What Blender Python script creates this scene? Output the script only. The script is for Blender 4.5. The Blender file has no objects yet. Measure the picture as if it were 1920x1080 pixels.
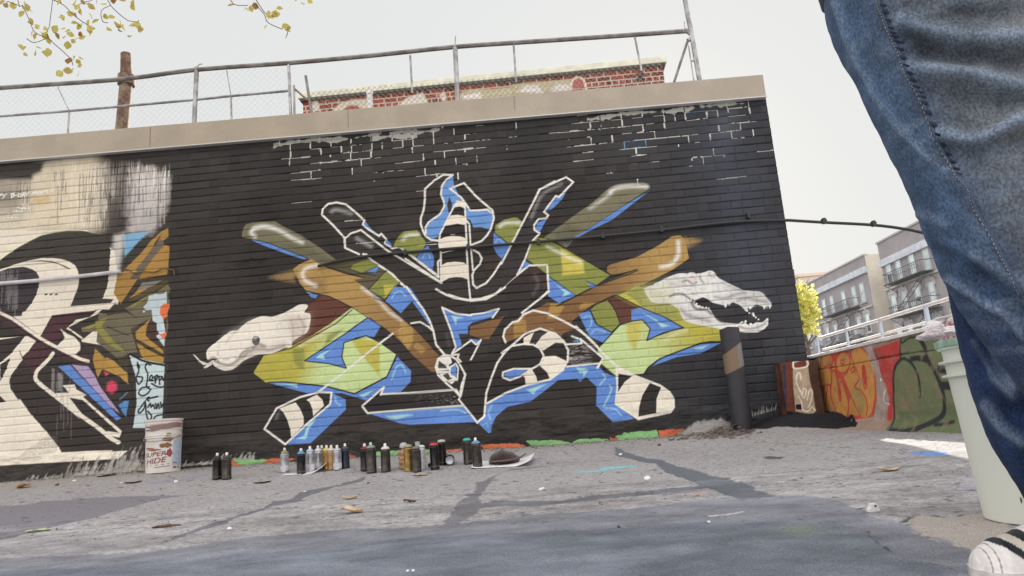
import bpy, bmesh, math, random
import numpy as np
from mathutils import Vector, Matrix, noise as mnoise
from mathutils.bvhtree import BVHTree
rnd = random.Random(7); R8 = np.random.RandomState(11)
sc = bpy.context.scene
# ------------------------------------------------------------------ camera
F = 1299.0
u = np.array([-510., -6540., F]); u /= np.linalg.norm(u)
n = np.array([78., 0., F]); n[1] = -(u[0]*n[0]+u[2]*n[2])/u[1]; n /= np.linalg.norm(n)
h = np.cross(n, u)
ROT = np.array([h, n, u]); CAM = np.array([0., 0., .27])
cd = bpy.data.cameras.new('camera'); cam = bpy.data.objects.new('camera', cd); sc.collection.objects.link(cam)
mw = Matrix.Identity(4)
for r in range(3):
    mw[r][0] = ROT[r][0]; mw[r][1] = -ROT[r][1]; mw[r][2] = -ROT[r][2]; mw[r][3] = CAM[r]
cam.matrix_world = mw
cd.sensor_width = 36; cd.lens = 36*F/1920; cd.clip_start = .02; cd.clip_end = 2000
sc.camera = cam
# ------------------------------------------------------------------ sky, sun, exposure
EXPO = 1.0
sc.view_settings.view_transform = 'Standard'; sc.view_settings.look = 'None'
sc.view_settings.exposure = EXPO; sc.view_settings.gamma = 1
SUN_AZ, SUN_EL = math.radians(10.2), math.radians(19.0)     # from +Y towards +X
w = bpy.data.worlds.new('World'); sc.world = w; w.use_nodes = True
nt = w.node_tree; nt.nodes.clear()
out = nt.nodes.new('ShaderNodeOutputWorld'); bg = nt.nodes.new('ShaderNodeBackground')
sky = nt.nodes.new('ShaderNodeTexSky'); sky.sky_type = 'NISHITA'; sky.sun_disc = False
sky.sun_elevation = SUN_EL; sky.sun_rotation = SUN_AZ; sky.dust_density = 2.5
bg.inputs['Strength'].default_value = .05
# thin bright autumn haze over the blue: paler towards the horizon in front, boosted overhead and behind to fill the wall
tc = nt.nodes.new('ShaderNodeTexCoord'); sx = nt.nodes.new('ShaderNodeSeparateXYZ'); nt.links.new(tc.outputs['Generated'], sx.inputs[0])
mr = nt.nodes.new('ShaderNodeMapRange'); mr.inputs[1].default_value = .55; mr.inputs[2].default_value = -.35
mr.interpolation_type = 'SMOOTHSTEP'
nt.links.new(sx.outputs['Y'], mr.inputs[0])
veil = nt.nodes.new('ShaderNodeMix'); veil.data_type = 'RGBA'
nt.links.new(mr.outputs[0], veil.inputs[0])
veil.inputs[6].default_value = (8.0, 8.15, 8.1, 1)
veil.inputs[7].default_value = (17.5, 16.9, 16.4, 1)
mx = nt.nodes.new('ShaderNodeMix'); mx.data_type = 'RGBA'; mx.inputs[0].default_value = .97
nt.links.new(sky.outputs[0], mx.inputs[6]); nt.links.new(veil.outputs[2], mx.inputs[7])
nt.links.new(mx.outputs[2], bg.inputs['Color']); nt.links.new(bg.outputs[0], out.inputs['Surface'])
sl = bpy.data.lights.new('sun', 'SUN'); sl.energy = 5; sl.angle = math.radians(.5); sl.color = (1, .93, .82)
so = bpy.data.objects.new('sun', sl); sc.collection.objects.link(so)
sd_ = Vector((math.sin(SUN_AZ)*math.cos(SUN_EL), math.cos(SUN_AZ)*math.cos(SUN_EL), math.sin(SUN_EL)))
so.rotation_euler = sd_.to_track_quat('Z', 'Y').to_euler(); so.location = (5, 20, 12)
# ------------------------------------------------------------------ geometry helpers
def ray(X, Y):
    c = np.stack([np.asarray(X, float)-960, np.asarray(Y, float)-540, np.full(np.shape(X), F)], -1)
    return c @ ROT.T
def onY(p, y):
    p = np.atleast_2d(p); r = ray(p[:, 0], p[:, 1]); return CAM + r*(y/r[:, 1])[:, None]
def onP(p, P, N):
    p = np.atleast_2d(p); r = ray(p[:, 0], p[:, 1]); return CAM + r*(np.dot(np.array(P)-CAM, N)/(r@np.array(N)))[:, None]
YW = 5.5
def ss(t): t = np.clip(t, 0, 1); return t*t*(3-2*t)
def g(x, y):
    x = np.asarray(x, float); y = np.asarray(y, float)
    b = .10*ss((y-4.2)/1.3)*(1-.45*ss((x-1.5)/.5))
    l = np.clip(-x, 0, 3.2)*.012*ss((y-1.5)/2)
    r = .06*ss((x-.9)/1.1)*ss((y-1.6)/1.8)
    return np.minimum(b+l, .142+0*b) + r*(1-b/.14)
def onG(p):
    p = np.atleast_2d(p); r = ray(p[:, 0], p[:, 1]); lo = np.full(len(p), .3); q = None
    # march from the lens to the first hit with the yard surface
    t = np.linspace(.4, 9, 2200)[None, :]/r[:, 1][:, None]
    X = CAM[0]+r[:, 0][:, None]*t; Y = r[:, 1][:, None]*t; Z = CAM[2]+r[:, 2][:, None]*t
    hit = Z <= g(X, Y); i = np.where(hit.any(1), hit.argmax(1), t.shape[1]-1); k = np.arange(len(p))
    return np.stack([X[k, i], Y[k, i], g(X[k, i], Y[k, i])], 1)
CR = {'P': (0, 0, 1), 'C1': (0, 270, 3.2727), 'C2': (0, 580, 3.086), 'S1': (340, 380, 4.5), 'S2': (340, 560, 3.6),
      'H1': (580, 320, 4.5), 'H2': (760, 320, 4.5), 'M1': (640, 540, 3.857), 'M2': (860, 540, 3.857),
      'R1': (940, 320, 3.375), 'R2': (1080, 480, 3.176), 'K': (1190, 490, 7.111), 'L1': (0, 420, 5.4),
      'L2': (200, 540, 4.154), 'W': (1460, 640, 5.647), 'G1': (0, 860, 3), 'G2': (600, 860, 3), 'G3': (1160, 800, 2.8235),
      'B1': (960, 700, 6.75), 'B6': (240, 760, 4.174), 'B7': (640, 760, 4.8), 'T5': (0, 280, 7.7125), 'D1': (0, 0, 4), 'D2': (480, 0, 4), 'D3': (960, 0, 4)}
def T(s):
    c = CR['P']; o = []
    for k in s.split():
        if k in CR: c = CR[k]
        else:
            a, b = k.split(','); o.append((c[0]+float(a)/c[2], c[1]+float(b)/c[2]))
    return np.array(o)
def smooth_line(P, m=6, closed=False):
    P = np.asarray(P, float); N = len(P)
    if N < 3: return P
    o = []
    rng = range(N if closed else N-1)
    for i in rng:
        if closed: a, b, c, d = P[i-1], P[i], P[(i+1) % N], P[(i+2) % N]
        else: a, b, c, d = P[max(i-1, 0)], P[i], P[i+1], P[min(i+2, N-1)]
        for j in range(m):
            t = j/m; o.append(.5*((2*b)+(c-a)*t+(2*a-5*b+4*c-d)*t*t+(-a+3*b-3*c+d)*t**3))
    if not closed: o.append(P[-1])
    return np.array(o)
def lin(c): c = np.array(c, float)/255; return np.where(c <= .04045, c/12.92, ((c+.055)/1.055)**2.4)
KW = .93
def vnoise(P, s, seed=0):
    """cheap smooth 2D value noise in -1..1"""
    rs = np.random.RandomState(seed); tab = rs.rand(256, 256)*2-1
    q = np.asarray(P)/s + 1000; i = np.floor(q).astype(int); f_ = q-i; f_ = f_*f_*(3-2*f_)
    a = tab[i[:, 0] % 256, i[:, 1] % 256]; b = tab[(i[:, 0]+1) % 256, i[:, 1] % 256]
    c = tab[i[:, 0] % 256, (i[:, 1]+1) % 256]; d = tab[(i[:, 0]+1) % 256, (i[:, 1]+1) % 256]
    return (a*(1-f_[:, 0])+b*f_[:, 0])*(1-f_[:, 1])+(c*(1-f_[:, 0])+d*f_[:, 0])*f_[:, 1]
def fbm(P, s, seed=0, o=4):
    r = 0; a = 1; t = 0
    for k in range(o): r = r+a*vnoise(P, s, seed+k); t += a; a *= .55; s *= .5
    return r/t*1.4
class Canvas:
    """paint laid on a real surface, in that surface's own metres, stored as a colour attribute"""
    def __init__(s, P, proj, k=KW): s.P = P; s.proj = proj; s.k = k; s.c = np.zeros((len(P), 3)); s.jx = None
    def base(s, col): s.c[:] = lin(col)/s.k
    def _sd(s, Q, A, closed, area):
        d = np.full(len(Q), 1e9); ins = np.zeros(len(Q), bool); N = len(A)
        for i in range(N if closed else N-1):
            a = A[i]; b = A[(i+1) % N]; ab = b-a; L = ab@ab
            t = np.clip(((Q-a)@ab)/(L+1e-12), 0, 1); e = Q-a-t[:, None]*ab
            d = np.minimum(d, (e*e).sum(1))
            if area and abs(ab[1]) > 1e-12:
                c = (a[1] > Q[:, 1]) != (b[1] > Q[:, 1]); ins ^= c & (Q[:, 0] < ab[0]*(Q[:, 1]-a[1])/ab[1]+a[0])
        d = np.sqrt(d)
        return np.where(ins, -d, d) if area else d
    def put(s, pts, col, soft=.004, a=1., w=None, closed=None, sm=False, mask=None, jag=0, jags=.03, grad=None, raw=False):
        px = T(pts) if isinstance(pts, str) else np.asarray(pts, float)
        A = px if raw else s.proj(px)
        area = w is None; closed = area if closed is None else closed
        if sm: A = smooth_line(A, 5, closed)
        m = (w or 0)/2+soft+abs(jag)*1.5
        bb = (s.P[:, 0] > A[:, 0].min()-m) & (s.P[:, 0] < A[:, 0].max()+m) & (s.P[:, 1] > A[:, 1].min()-m) & (s.P[:, 1] < A[:, 1].max()+m)
        idx = np.nonzero(bb)[0]
        if not len(idx): return
        Q = s.P[idx]; d = s._sd(Q, A, closed, area)
        if not area: d = d-w/2
        if jag: d = d+jag*fbm(Q, jags, 5, 3)
        al = np.clip(.5-d/soft, 0, 1)*a
        if soft > .012: al = al*al*(3-2*al)
        if mask is not None: al = al*mask(Q)
        c1 = lin(col)/s.k
        if grad is not None:     # (px a, px b, colour b): two paints blended by the sprayer
            ga, gb, gc = grad; ga, gb = s.proj(T(ga))[0], s.proj(T(gb))[0]; v = gb-ga
            t = np.clip(((Q-ga)@v)/(v@v), 0, 1)[:, None]; c1 = c1*(1-t)+lin(gc)/s.k*t
        s.c[idx] = s.c[idx]*(1-al[:, None])+c1*al[:, None]
def grid_mesh(name, V, nx, ny, col=None, smooth=True, faceloop=None):
    me = bpy.data.meshes.new(name); N = nx*ny; me.vertices.add(N); me.vertices.foreach_set('co', V.astype('f').ravel())
    i = np.arange(nx-1)[None, :]+np.arange(ny-1)[:, None]*nx
    q = np.stack([i, i+1, i+1+nx, i+nx], -1).reshape(-1, 4)
    if faceloop is not None: q = q[faceloop.reshape(-1)]
    me.loops.add(q.size); me.loops.foreach_set('vertex_index', q.ravel().astype('i'))
    me.polygons.add(len(q)); me.polygons.foreach_set('loop_start', np.arange(0, q.size, 4, dtype='i'))
    me.update(calc_edges=True)
    me.polygons.foreach_set('use_smooth', np.full(len(q), smooth)); 
    if col is not None:
        at = me.color_attributes.new('paint', 'FLOAT_COLOR', 'POINT')
        at.data.foreach_set('color', np.concatenate([np.clip(col, 0, 1), np.ones((N, 1))], 1).astype('f').ravel())
    return me
def link(name, me, mat=None, parent=None):
    o = bpy.data.objects.new(name, me); sc.collection.objects.link(o)
    if mat is not None and me is not None and not me.materials: me.materials.append(mat)
    if parent is not None: o.parent = parent
    return o
def thing(name, label, cat, group=None, me=None, mat=None, loc=(0, 0, 0), rot=(0, 0, 0), sca=1):
    o = link(name, me, mat); o.location = loc; o.rotation_euler = rot
    if sca != 1: o.scale = (sca,)*3
    o['label'] = label; o['category'] = cat
    if group: o['group'] = group
    return o
class MB:
    def __init__(s): s.b = bmesh.new(); s.m = 0
    def mi(s, v0): 
        s.b.faces.ensure_lookup_table()
        for f_ in s.b.faces[v0:]: f_.material_index = s.m
    def box(s, a, b, rz=0, piv=None):
        n0 = len(s.b.faces)
        c = [(x, y, z) for z in (a[2], b[2]) for y in (a[1], b[1]) for x in (a[0], b[0])]
        v = [s.b.verts.new(p) for p in c]
        for q in ((0, 2, 3, 1), (4, 5, 7, 6), (0, 1, 5, 4), (2, 6, 7, 3), (0, 4, 6, 2), (1, 3, 7, 5)): s.b.faces.new([v[i] for i in q])
        s.mi(n0); return v
    def obox(s, O, ex, ey, ez):
        n0 = len(s.b.faces); O = Vector(O); ex, ey, ez = Vector(ex), Vector(ey), Vector(ez)
        v = [s.b.verts.new(O+ex*i+ey*j+ez*k) for k in (0, 1) for j in (0, 1) for i in (0, 1)]
        for q in ((0, 2, 3, 1), (4, 5, 7, 6), (0, 1, 5, 4), (2, 6, 7, 3), (0, 4, 6, 2), (1, 3, 7, 5)): s.b.faces.new([v[i] for i in q])
        s.mi(n0)
    def poly(s, P):
        n0 = len(s.b.faces); s.b.faces.new([s.b.verts.new(p) for p in P]); s.mi(n0)
    def prism(s, P, d):
        n0 = len(s.b.faces); d = Vector(d); A = [s.b.verts.new(Vector(p)) for p in P]; B = [s.b.verts.new(Vector(p)+d) for p in P]
        s.b.faces.new(A); s.b.faces.new(B[::-1])
        for i in range(len(P)): j = (i+1) % len(P); s.b.faces.new([A[j], A[i], B[i], B[j]])
        s.mi(n0)
    def tube(s, P, r, seg=8, cap=True):
        n0 = len(s.b.faces); P = [Vector(p) for p in P]; N = len(P); rr = r if hasattr(r, '__len__') else [r]*N
        rings = []; up = None
        for i, p in enumerate(P):
            t = (P[min(i+1, N-1)]-P[max(i-1, 0)]).normalized()
            if up is None: up = Vector((0, 0, 1)) if abs(t.z) < .9 else Vector((1, 0, 0))
            a = t.cross(up).normalized(); b = a.cross(t).normalized(); up = b
            rings.append([s.b.verts.new(p+(a*math.cos(k*2*math.pi/seg)+b*math.sin(k*2*math.pi/seg))*rr[i]) for k in range(seg)])
        for i in range(N-1):
            for k in range(seg):
                j = (k+1) % seg; s.b.faces.new([rings[i][k], rings[i][j], rings[i+1][j], rings[i+1][k]])
        if cap: s.b.faces.new(rings[0][::-1]); s.b.faces.new(rings[-1])
        s.mi(n0)
    def lathe(s, prof, seg=24, c=(0, 0, 0), fn=None):
        n0 = len(s.b.faces); rings = []
        for r, z in prof:
            if r < 1e-6: rings.append([s.b.verts.new((c[0], c[1], c[2]+z))])
            else: rings.append([s.b.verts.new((c[0]+r*math.cos(k*2*math.pi/seg), c[1]+r*math.sin(k*2*math.pi/seg), c[2]+z)) for k in range(seg)])
        for A, B in zip(rings, rings[1:]):
            for k in range(seg):
                j = (k+1) % seg
                if len(A) == 1 and len(B) == 1: continue
                if len(A) == 1: s.b.faces.new([A[0], B[k], B[j]])
                elif len(B) == 1: s.b.faces.new([A[k], A[j], B[0]])
                else: s.b.faces.new([A[k], A[j], B[j], B[k]])
        s.mi(n0)
    def mesh(s, name, smooth=False, bevel=0):
        if bevel: bmesh.ops.bevel(s.b, geom=list(s.b.edges), offset=bevel, segments=2, affect='EDGES', profile=.5)
        bmesh.ops.recalc_face_normals(s.b, faces=list(s.b.faces))
        me = bpy.data.meshes.new(name); s.b.to_mesh(me); s.b.free()
        if smooth:
            me.polygons.foreach_set('use_smooth', [True]*len(me.polygons))
            try: me.set_sharp_from_angle(angle=math.radians(40))
            except Exception: pass
        return me
# ------------------------------------------------------------------ materials
def mat(name, col, rough=.6, metal=0, var=0, vs=8, bump=0, bs=60, spec=.5, attr=False, col2=None, grain=0, gs=250, bdist=.004, trans=0, vdist=(1, 1, 1), sheen=0):
    m = bpy.data.materials.new(name); m.use_nodes = True; t = m.node_tree; b = t.nodes['Principled BSDF']
    b.inputs['Roughness'].default_value = rough; b.inputs['Metallic'].default_value = metal
    b.inputs['Specular IOR Level'].default_value = spec
    if sheen: b.inputs['Sheen Weight'].default_value = sheen
    if trans: b.inputs['Transmission Weight'].default_value = trans
    co = t.nodes.new('ShaderNodeTexCoord'); mp = t.nodes.new('ShaderNodeMapping'); t.links.new(co.outputs['Object'], mp.inputs[0]); mp.inputs['Scale'].default_value = vdist
    if attr:
        a = t.nodes.new('ShaderNodeVertexColor'); a.layer_name = 'paint'; src = a.outputs[0]
    else:
        r = t.nodes.new('ShaderNodeRGB'); r.outputs[0].default_value = (*col, 1); src = r.outputs[0]
    def nz(s, det=6):
        q = t.nodes.new('ShaderNodeTexNoise'); q.inputs['Scale'].default_value = s; q.inputs['Detail'].default_value = det; t.links.new(mp.outputs[0], q.inputs['Vector']); return q
    def mixm(src, nn, amt, c2=None, lo=.35, hi=.65):
        k = t.nodes.new('ShaderNodeMapRange'); k.inputs[1].default_value = lo; k.inputs[2].default_value = hi; t.links.new(nn.outputs['Fac'], k.inputs[0])
        x = t.nodes.new('ShaderNodeMix'); x.data_type = 'RGBA'
        if c2 is None:
            k.inputs[3].default_value = 1-amt; k.inputs[4].default_value = 1+amt; x.blend_type = 'MULTIPLY'; x.inputs[0].default_value = 1
            cmb = t.nodes.new('ShaderNodeCombineColor')
            for i in range(3): t.links.new(k.outputs[0], cmb.inputs[i])
            t.links.new(src, x.inputs[6]); t.links.new(cmb.outputs[0], x.inputs[7])
        else:
            k.inputs[3].default_value = 0; k.inputs[4].default_value = amt; t.links.new(k.outputs[0], x.inputs[0])
            t.links.new(src, x.inputs[6]); x.inputs[7].default_value = (*c2, 1)
        return x.outputs[2]
    if var: src = mixm(src, nz(vs), var, col2, .4, .62)
    if grain: src = mixm(src, nz(gs, 3), grain)
    t.links.new(src, b.inputs['Base Color'])
    if bump:
        q = nz(bs, 5); bb = t.nodes.new('ShaderNodeBump'); bb.inputs['Strength'].default_value = bump; bb.inputs['Distance'].default_value = bdist
        t.links.new(q.outputs['Fac'], bb.inputs['Height']); t.links.new(bb.outputs[0], b.inputs['Normal'])
    return m
M = {}
M['wallpaint'] = mat('painted_brick', (1, 1, 1), .72, attr=True, bump=.5, bs=110, grain=.10, gs=260, spec=.35, bdist=.003)
M['roughpaint'] = mat('painted_concrete', (1, 1, 1), .85, attr=True, bump=.6, bs=60, grain=.14, gs=180, spec=.25)
M['yard'] = mat('worn_asphalt', (1, 1, 1), .88, attr=True, bump=.9, bs=220, grain=.30, gs=330, spec=.3, bdist=.003)
M['ground'] = mat('far_asphalt', (.2, .2, .205), .9, var=.25, vs=1.2, bump=.4, bs=40)
M['fascia'] = mat('fascia_metal', tuple(lin((166, 155, 141))/.93), .55, var=.07, vs=3, bump=.08, bs=5, spec=.4, grain=.03, gs=60)
M['edge'] = mat('drip_metal', (.6, .6, .6), .45, metal=.2)
M['rust'] = mat('rusty_iron', (.13, .065, .045), .8, var=.7, vs=14, col2=(.33, .25, .17), bump=.5, bs=60)
M['galv'] = mat('galvanised_steel', (.36, .36, .37), .45, metal=.6, var=.3, vs=12, bump=.1)
M['darkpipe'] = mat('weathered_pipe', (.17, .15, .145), .55, metal=.3, var=.6, vs=9, col2=(.38, .36, .36), vdist=(1, 1, 1))
M['wire'] = mat('fence_wire', (.36, .36, .36), .5, metal=.3)
M['white'] = mat('white_paint', (.78, .78, .77), .5, var=.12, vs=14)
M['whiteplastic'] = mat('white_plastic', (.8, .8, .8), .35)
M['blackcable'] = mat('black_cable', (.02, .02, .022), .45, bump=.2, bs=60)
M['paper'] = mat('white_paper', (.76, .76, .8), .75, var=.08, vs=20, bump=.15, bs=40)
M['leaf'] = mat('dry_leaf', (.42, .27, .1), .7, var=.8, vs=30, col2=(.6, .47, .25))
# ------------------------------------------------------------------ brick relief sheets
BH, BL = .0671, .1775
def brick_sheet(x0, x1, z0, z1, z_ref, per_row, nxpb, seed, depth=.0062, plain_below=None, bl=BL, bh=BH):
    dz = bh/per_row; dx = bl/nxpb
    zs = np.arange(z0, z1+dz/2, dz); xs = np.linspace(x0, x1, int((x1-x0)/dx)+1)
    X, Z = np.meshgrid(xs, zs); P = np.stack([X.ravel(), Z.ravel()], 1)
    wx = P[:, 0]+.0025*fbm(P, .35, seed); wz = P[:, 1]+.0022*fbm(P, .8, seed+9)+.0012*fbm(P, .09, seed+3)
    row = np.floor((wz-z_ref)/bh).astype(int); fz = (wz-z_ref)/bh-row
    rs = np.random.RandomState(seed); offs = rs.rand(4096)*.16
    head = (row % 6 == 3)                       # a header course now and then
    L = np.where(head, bl/2, bl)
    sx = wx/L + np.where(row % 2 == 0, .5, 0) + offs[row % 4096]
    colb = np.floor(sx).astype(int); fx = (sx-colb)*L
    dxe = np.minimum(fx, L-fx); dze = np.minimum(fz, 1-fz)*bh
    d = np.minimum(dxe+.0012, dze)
    hid = (row*7919+colb*104729+seed) % 65536
    rr = rs.rand(65536); r1 = rr[hid]; r2 = rs.rand(65536)[hid]; r3 = rs.rand(65536)[hid]
    face = np.clip((d-.0032)/.0045, 0, 1); face = face*face*(3-2*face)
    # painted-over head joints are shallow, bed joints stay open
    shallow = (dxe+.0012 < dze); 
    dep = depth*np.where(shallow, .36, 1.0)*(1-face)*(.65+.5*np.clip(vnoise(P, .12, seed+21)+.6, 0, 1.3))
    yy = dep - face*(.0018*(r1-.5)*2 + .0022*(r2-.5)*(fz-.5) + .0022*(r3-.5)*(fx/L-.5)) + .0008*fbm(P, .012, seed+5, 3)
    return P, xs, zs, dict(row=row, col=colb, fx=fx, dxe=dxe, dze=dze, d=d, face=face, shallow=shallow, r1=r1, r2=r2, L=L, fz=fz), yy
# ================================================================== MAIN BUILDING
WX0, WX1, WZ0, WZ1 = -5.25, 2.0, -.02, 2.92
P, xs, zs, B, yy = brick_sheet(WX0, WX1, WZ0, WZ1, 2.86, 17, 42, 3)
xz = lambda p: onY(p, YW)[:, [0, 2]]
C = Canvas(P, xz)
px1 = .0045
# ---- black ground coat, warmer and thinner in the middle, bluer at the right
C.base((49, 44, 42))
tR = ss((P[:, 0]-.2)/1.6)[:, None]; C.c = C.c*(1-tR)+lin((49, 51, 58))/KW*tR
tT = ss((P[:, 1]-2.0)/.6)[:, None]*(1-tR)*.6; C.c = C.c*(1-tT)+lin((58, 58, 60))/KW*tT
th = np.clip(fbm(P, .8, 31)*1.1-.1, 0, 1)*np.clip((B['r1']-.35)*2, 0, 1); th = (th*.6)[:, None]*(1-.8*tR)
C.c = C.c*(1-th)+lin((84, 54, 44))/KW*th
dk = np.clip(fbm(P, 1.1, 77)*1.2-.1, 0, 1)[:, None]*.35; C.c *= (1-dk)
C.c *= (1+.42*(B['r2']-.5))[:, None]
p = C.put
CREAM = (226, 217, 200); OFFW = (222, 219, 210); BLU = (82, 130, 206); LBL = (156, 206, 214); OLV = (116, 111, 84); GOLD = (176, 140, 72)
BRN = (124, 88, 50); YG = (180, 172, 52); PALE = (188, 208, 140); GRN = (132, 138, 58); RBR = (96, 54, 42); BLK = (42, 38, 37)
def st(s, w=3.2, col=OFFW, sm=False, soft=.005, a=1, closed=False, **k): p(s, col, w=w*px1, sm=sm, soft=soft, a=a, closed=closed, **k)
def hl(s, w=14, a=.85, col=(240, 240, 236), soft=.05): p(s, col, w=w*px1*.35, soft=soft, a=a, closed=False, sm=True)
# ---------------- left neighbouring piece (x < 317 px)
LMX = onY(np.array([(319, 440)]), YW)[0][0]
LM = lambda Q: (Q[:, 0] < LMX+.012*vnoise(Q, .05, 3)).astype(float)
def pl(s, c, **k): p(s, c, mask=LM, **k)
pl('P -300,308 325,262 325,880 -300,935', (56, 51, 47))
pl('C1 -500,250 110,220 260,110 560,80 640,150 660,300 640,480 570,530 280,545 0,700 -500,700', (214, 203, 182), soft=.22, jag=.02, jags=.1)
pl('C1 330,110 560,90 600,250 560,500 300,530 150,460 250,200', (222, 208, 180), soft=.3, a=.7)
pl('C1 -500,230 120,230 170,330 120,420 -500,440', (120, 112, 104), soft=.3, a=.8)
pl('C1 -500,100 270,110 250,170 200,190 195,215 90,215 -500,200', (58, 54, 52), soft=.05)
vst = lambda lo, sc=.006, sd=3: (lambda Q: LM(Q)*np.clip((fbm(Q*np.array([1, .035]), sc, sd, 3)-lo)*3.2, 0, 1))
pl('C1 600,150 760,120 800,300 770,480 640,520 600,430', (140, 132, 126), soft=.12, a=.9, mask=None) if False else p('C1 600,150 760,120 800,300 790,420 640,470 600,400', (142, 134, 128), soft=.12, a=.85, mask=vst(-.25))
pl('C1 800,160 840,125 880,150 920,140 960,175 1000,170 1040,205 1040,330 1010,420 970,500 930,545 850,560 780,550 790,480 770,380', (176, 169, 168), soft=.10, jag=.02)
pl('C1 830,190 930,165 1010,230 1000,330 940,420 870,440 810,350', (206, 200, 198), soft=.18, a=.7)
pl('C1 210,325 300,318 310,350 240,375 200,360', (205, 170, 110), soft=.09, a=.8)
rs = np.random.RandomState(5)
for k in range(75):                            # runs of thinned paint
    x = rs.choice([rs.uniform(430, 660), rs.uniform(770, 1040), rs.uniform(130, 190), rs.uniform(330, 420)], p=[.45, .35, .1, .1])
    y = rs.uniform(120, 260); L = rs.uniform(60, 300)
    c = (66, 60, 58) if rs.rand() < .45 else (210, 204, 198)
    pl(np.array([[x/3.2727, 270+y/3.2727], [(x-L*.02)/3.2727, 270+(y+L)/3.2727]]), c, w=rs.uniform(.5, 2)*px1, closed=False, soft=.008, a=rs.uniform(.3, .8))
p('C1 640,300 720,290 760,360 770,480 700,545 600,520 640,420', (70, 64, 60), soft=.16, a=.8, mask=LM)
p('C1 420,120 660,110 700,300 640,520 400,520', (232, 222, 204), soft=.1, a=.75, mask=vst(.05)); p('C1 480,180 680,150 720,330 660,500 480,500', (92, 86, 82), soft=.1, a=.6, mask=vst(.18, .005, 8))
p('C1 760,130 1040,150 1045,420 960,470 770,430', (92, 86, 84), soft=.06, a=.65, mask=vst(.2, .005, 9)); p('C1 780,110 1045,160 1045,300 780,250', (222, 218, 214), soft=.06, a=.85, mask=vst(.12, .006, 12)); p('C1 80,200 210,190 200,420 60,420', (80, 74, 70), soft=.08, a=.55, mask=vst(.2, .006, 14))
p('C1 330,160 420,160 420,380 330,380', (96, 90, 84), soft=.06, a=.55, mask=vst(.2, .005, 15))
pl('C1 755,560 830,545 915,535 830,620 765,692', (112, 168, 205), soft=.02)
pl('C1 700,560 760,545 760,620 730,780 700,790 690,640', (196, 194, 190), soft=.06, a=.9)
pl('P -300,432 80,432 160,430 215,470 225,560 205,600 205,650 150,640 100,700 130,850 240,845 225,860 -300,890', CREAM, soft=.006)
DK = (60, 55, 49)
pl('L1 -500,420 0,365 130,270 300,170 420,115 540,85 680,68 800,65 880,75 940,95 1040,110 1110,200 1120,300 1110,480 1090,620 1040,750 1150,760 1120,800 710,835 750,740 790,640 800,560 790,480 760,420 700,380 620,355 540,345 420,345 300,370 150,410 0,460 -500,490', DK)
pl('L1 0,365 130,270 300,170 420,115 540,85 680,68 800,65 900,55 800,50 600,60 450,80 280,140 100,240 -40,350', (226, 222, 190), soft=.02, a=.7)
pl('L1 1125,270 1150,300 1170,330 1178,480 1150,600 1125,715 1218,715 1210,765 1150,830 1110,840 700,855 710,833 1120,800 1150,760 1040,755 1040,748 1085,640 1105,500 1112,330', CREAM)
pl('L1 -500,500 0,480 80,450 150,440 230,432 270,440 330,460 370,490 395,530 400,570 390,640 370,710 320,800 260,880 225,890 220,930 100,937 0,860 -500,820', (56, 50, 55))
for k in range(16):
    x = 10+k*11+rs.uniform(-4, 4); y = rs.uniform(450, 560); L = rs.uniform(80, 420)
    pl(np.array([[x/5.4, 420+y/5.4], [(x-3)/5.4, 420+(y+L)/5.4]]), (150, 146, 148), w=rs.uniform(1, 3)*px1*.7, closed=False, soft=.012, a=.5)
pl('L1 250,385 340,372 420,368 520,375 600,400 660,425 712,455 690,457 600,410 520,388 420,380 340,380', DK)
for x in (450, 500, 555): pl('L1 %d,704 %d,702 %d,720 %d,722' % (x, x+28, x+26, x-2), (60, 56, 60))
# lower letter
MAR = (74, 42, 50); DRK = (52, 45, 43)
pl('C2 -500,20 0,40 140,110 230,160 300,35 420,20 545,8 560,0 700,0 700,80 560,110 470,180 520,260 600,330 740,250 790,360 790,520 740,640 700,760 640,840 360,830 130,560 60,460 50,400 130,290 110,240 160,155 0,165 -500,170', DRK)
pl('C2 0,175 100,160 150,150 60,260 0,310 -500,330 -500,180', DRK)
pl('C2 100,240 122,300 60,380 52,430 60,480 0,480 -500,500 -500,330 0,310 70,290', CREAM)
pl('C2 0,320 60,280 40,340 0,420', DRK); pl('C2 0,500 35,535 0,545 -500,545', (60, 40, 46))
pl('C2 310,35 540,8 520,35 440,40 400,100 340,180 230,320 190,370 130,290 230,165', MAR)
pl('C2 -20,-10 60,30 150,95 230,155 320,215 400,260 460,262 505,250 510,300 420,305 330,270 200,185 0,60', MAR)
st('C2 0,20 80,60 150,110 230,165 310,210 400,255 460,285 510,300', 5.5, CREAM, sm=True)
st('C2 0,40 90,95 160,145 240,195 330,250 420,290', 3, DRK, sm=True)
pl('C2 160,155 207,182 170,235 130,275 112,235 125,195', CREAM)
pl('C2 350,112 385,140 430,160 462,195 465,235 440,258 400,255 330,212 375,165', CREAM, soft=.006)
pl('C2 395,105 480,165 470,172 430,140 385,112 440,60 520,45 560,5 590,0 560,30 460,70', CREAM)
pl('C2 335,330 405,322 700,632 672,642', BLU); pl('C2 415,320 510,330 545,380 580,450 640,530 692,600 640,565 560,480', (168, 145, 185))
st('C2 305,255 270,300 215,355 205,400 235,435 330,510 420,580 560,680 640,745 685,770', 7, CREAM, sm=True)
pl('C2 320,485 400,482 362,440 432,435 440,462 500,495 480,505 540,560 705,705 690,742 600,725 620,705 690,715 480,525 400,510 470,600 460,600 380,540', CREAM)
pl('C2 395,560 465,635 440,615 390,575', CREAM)
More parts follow.
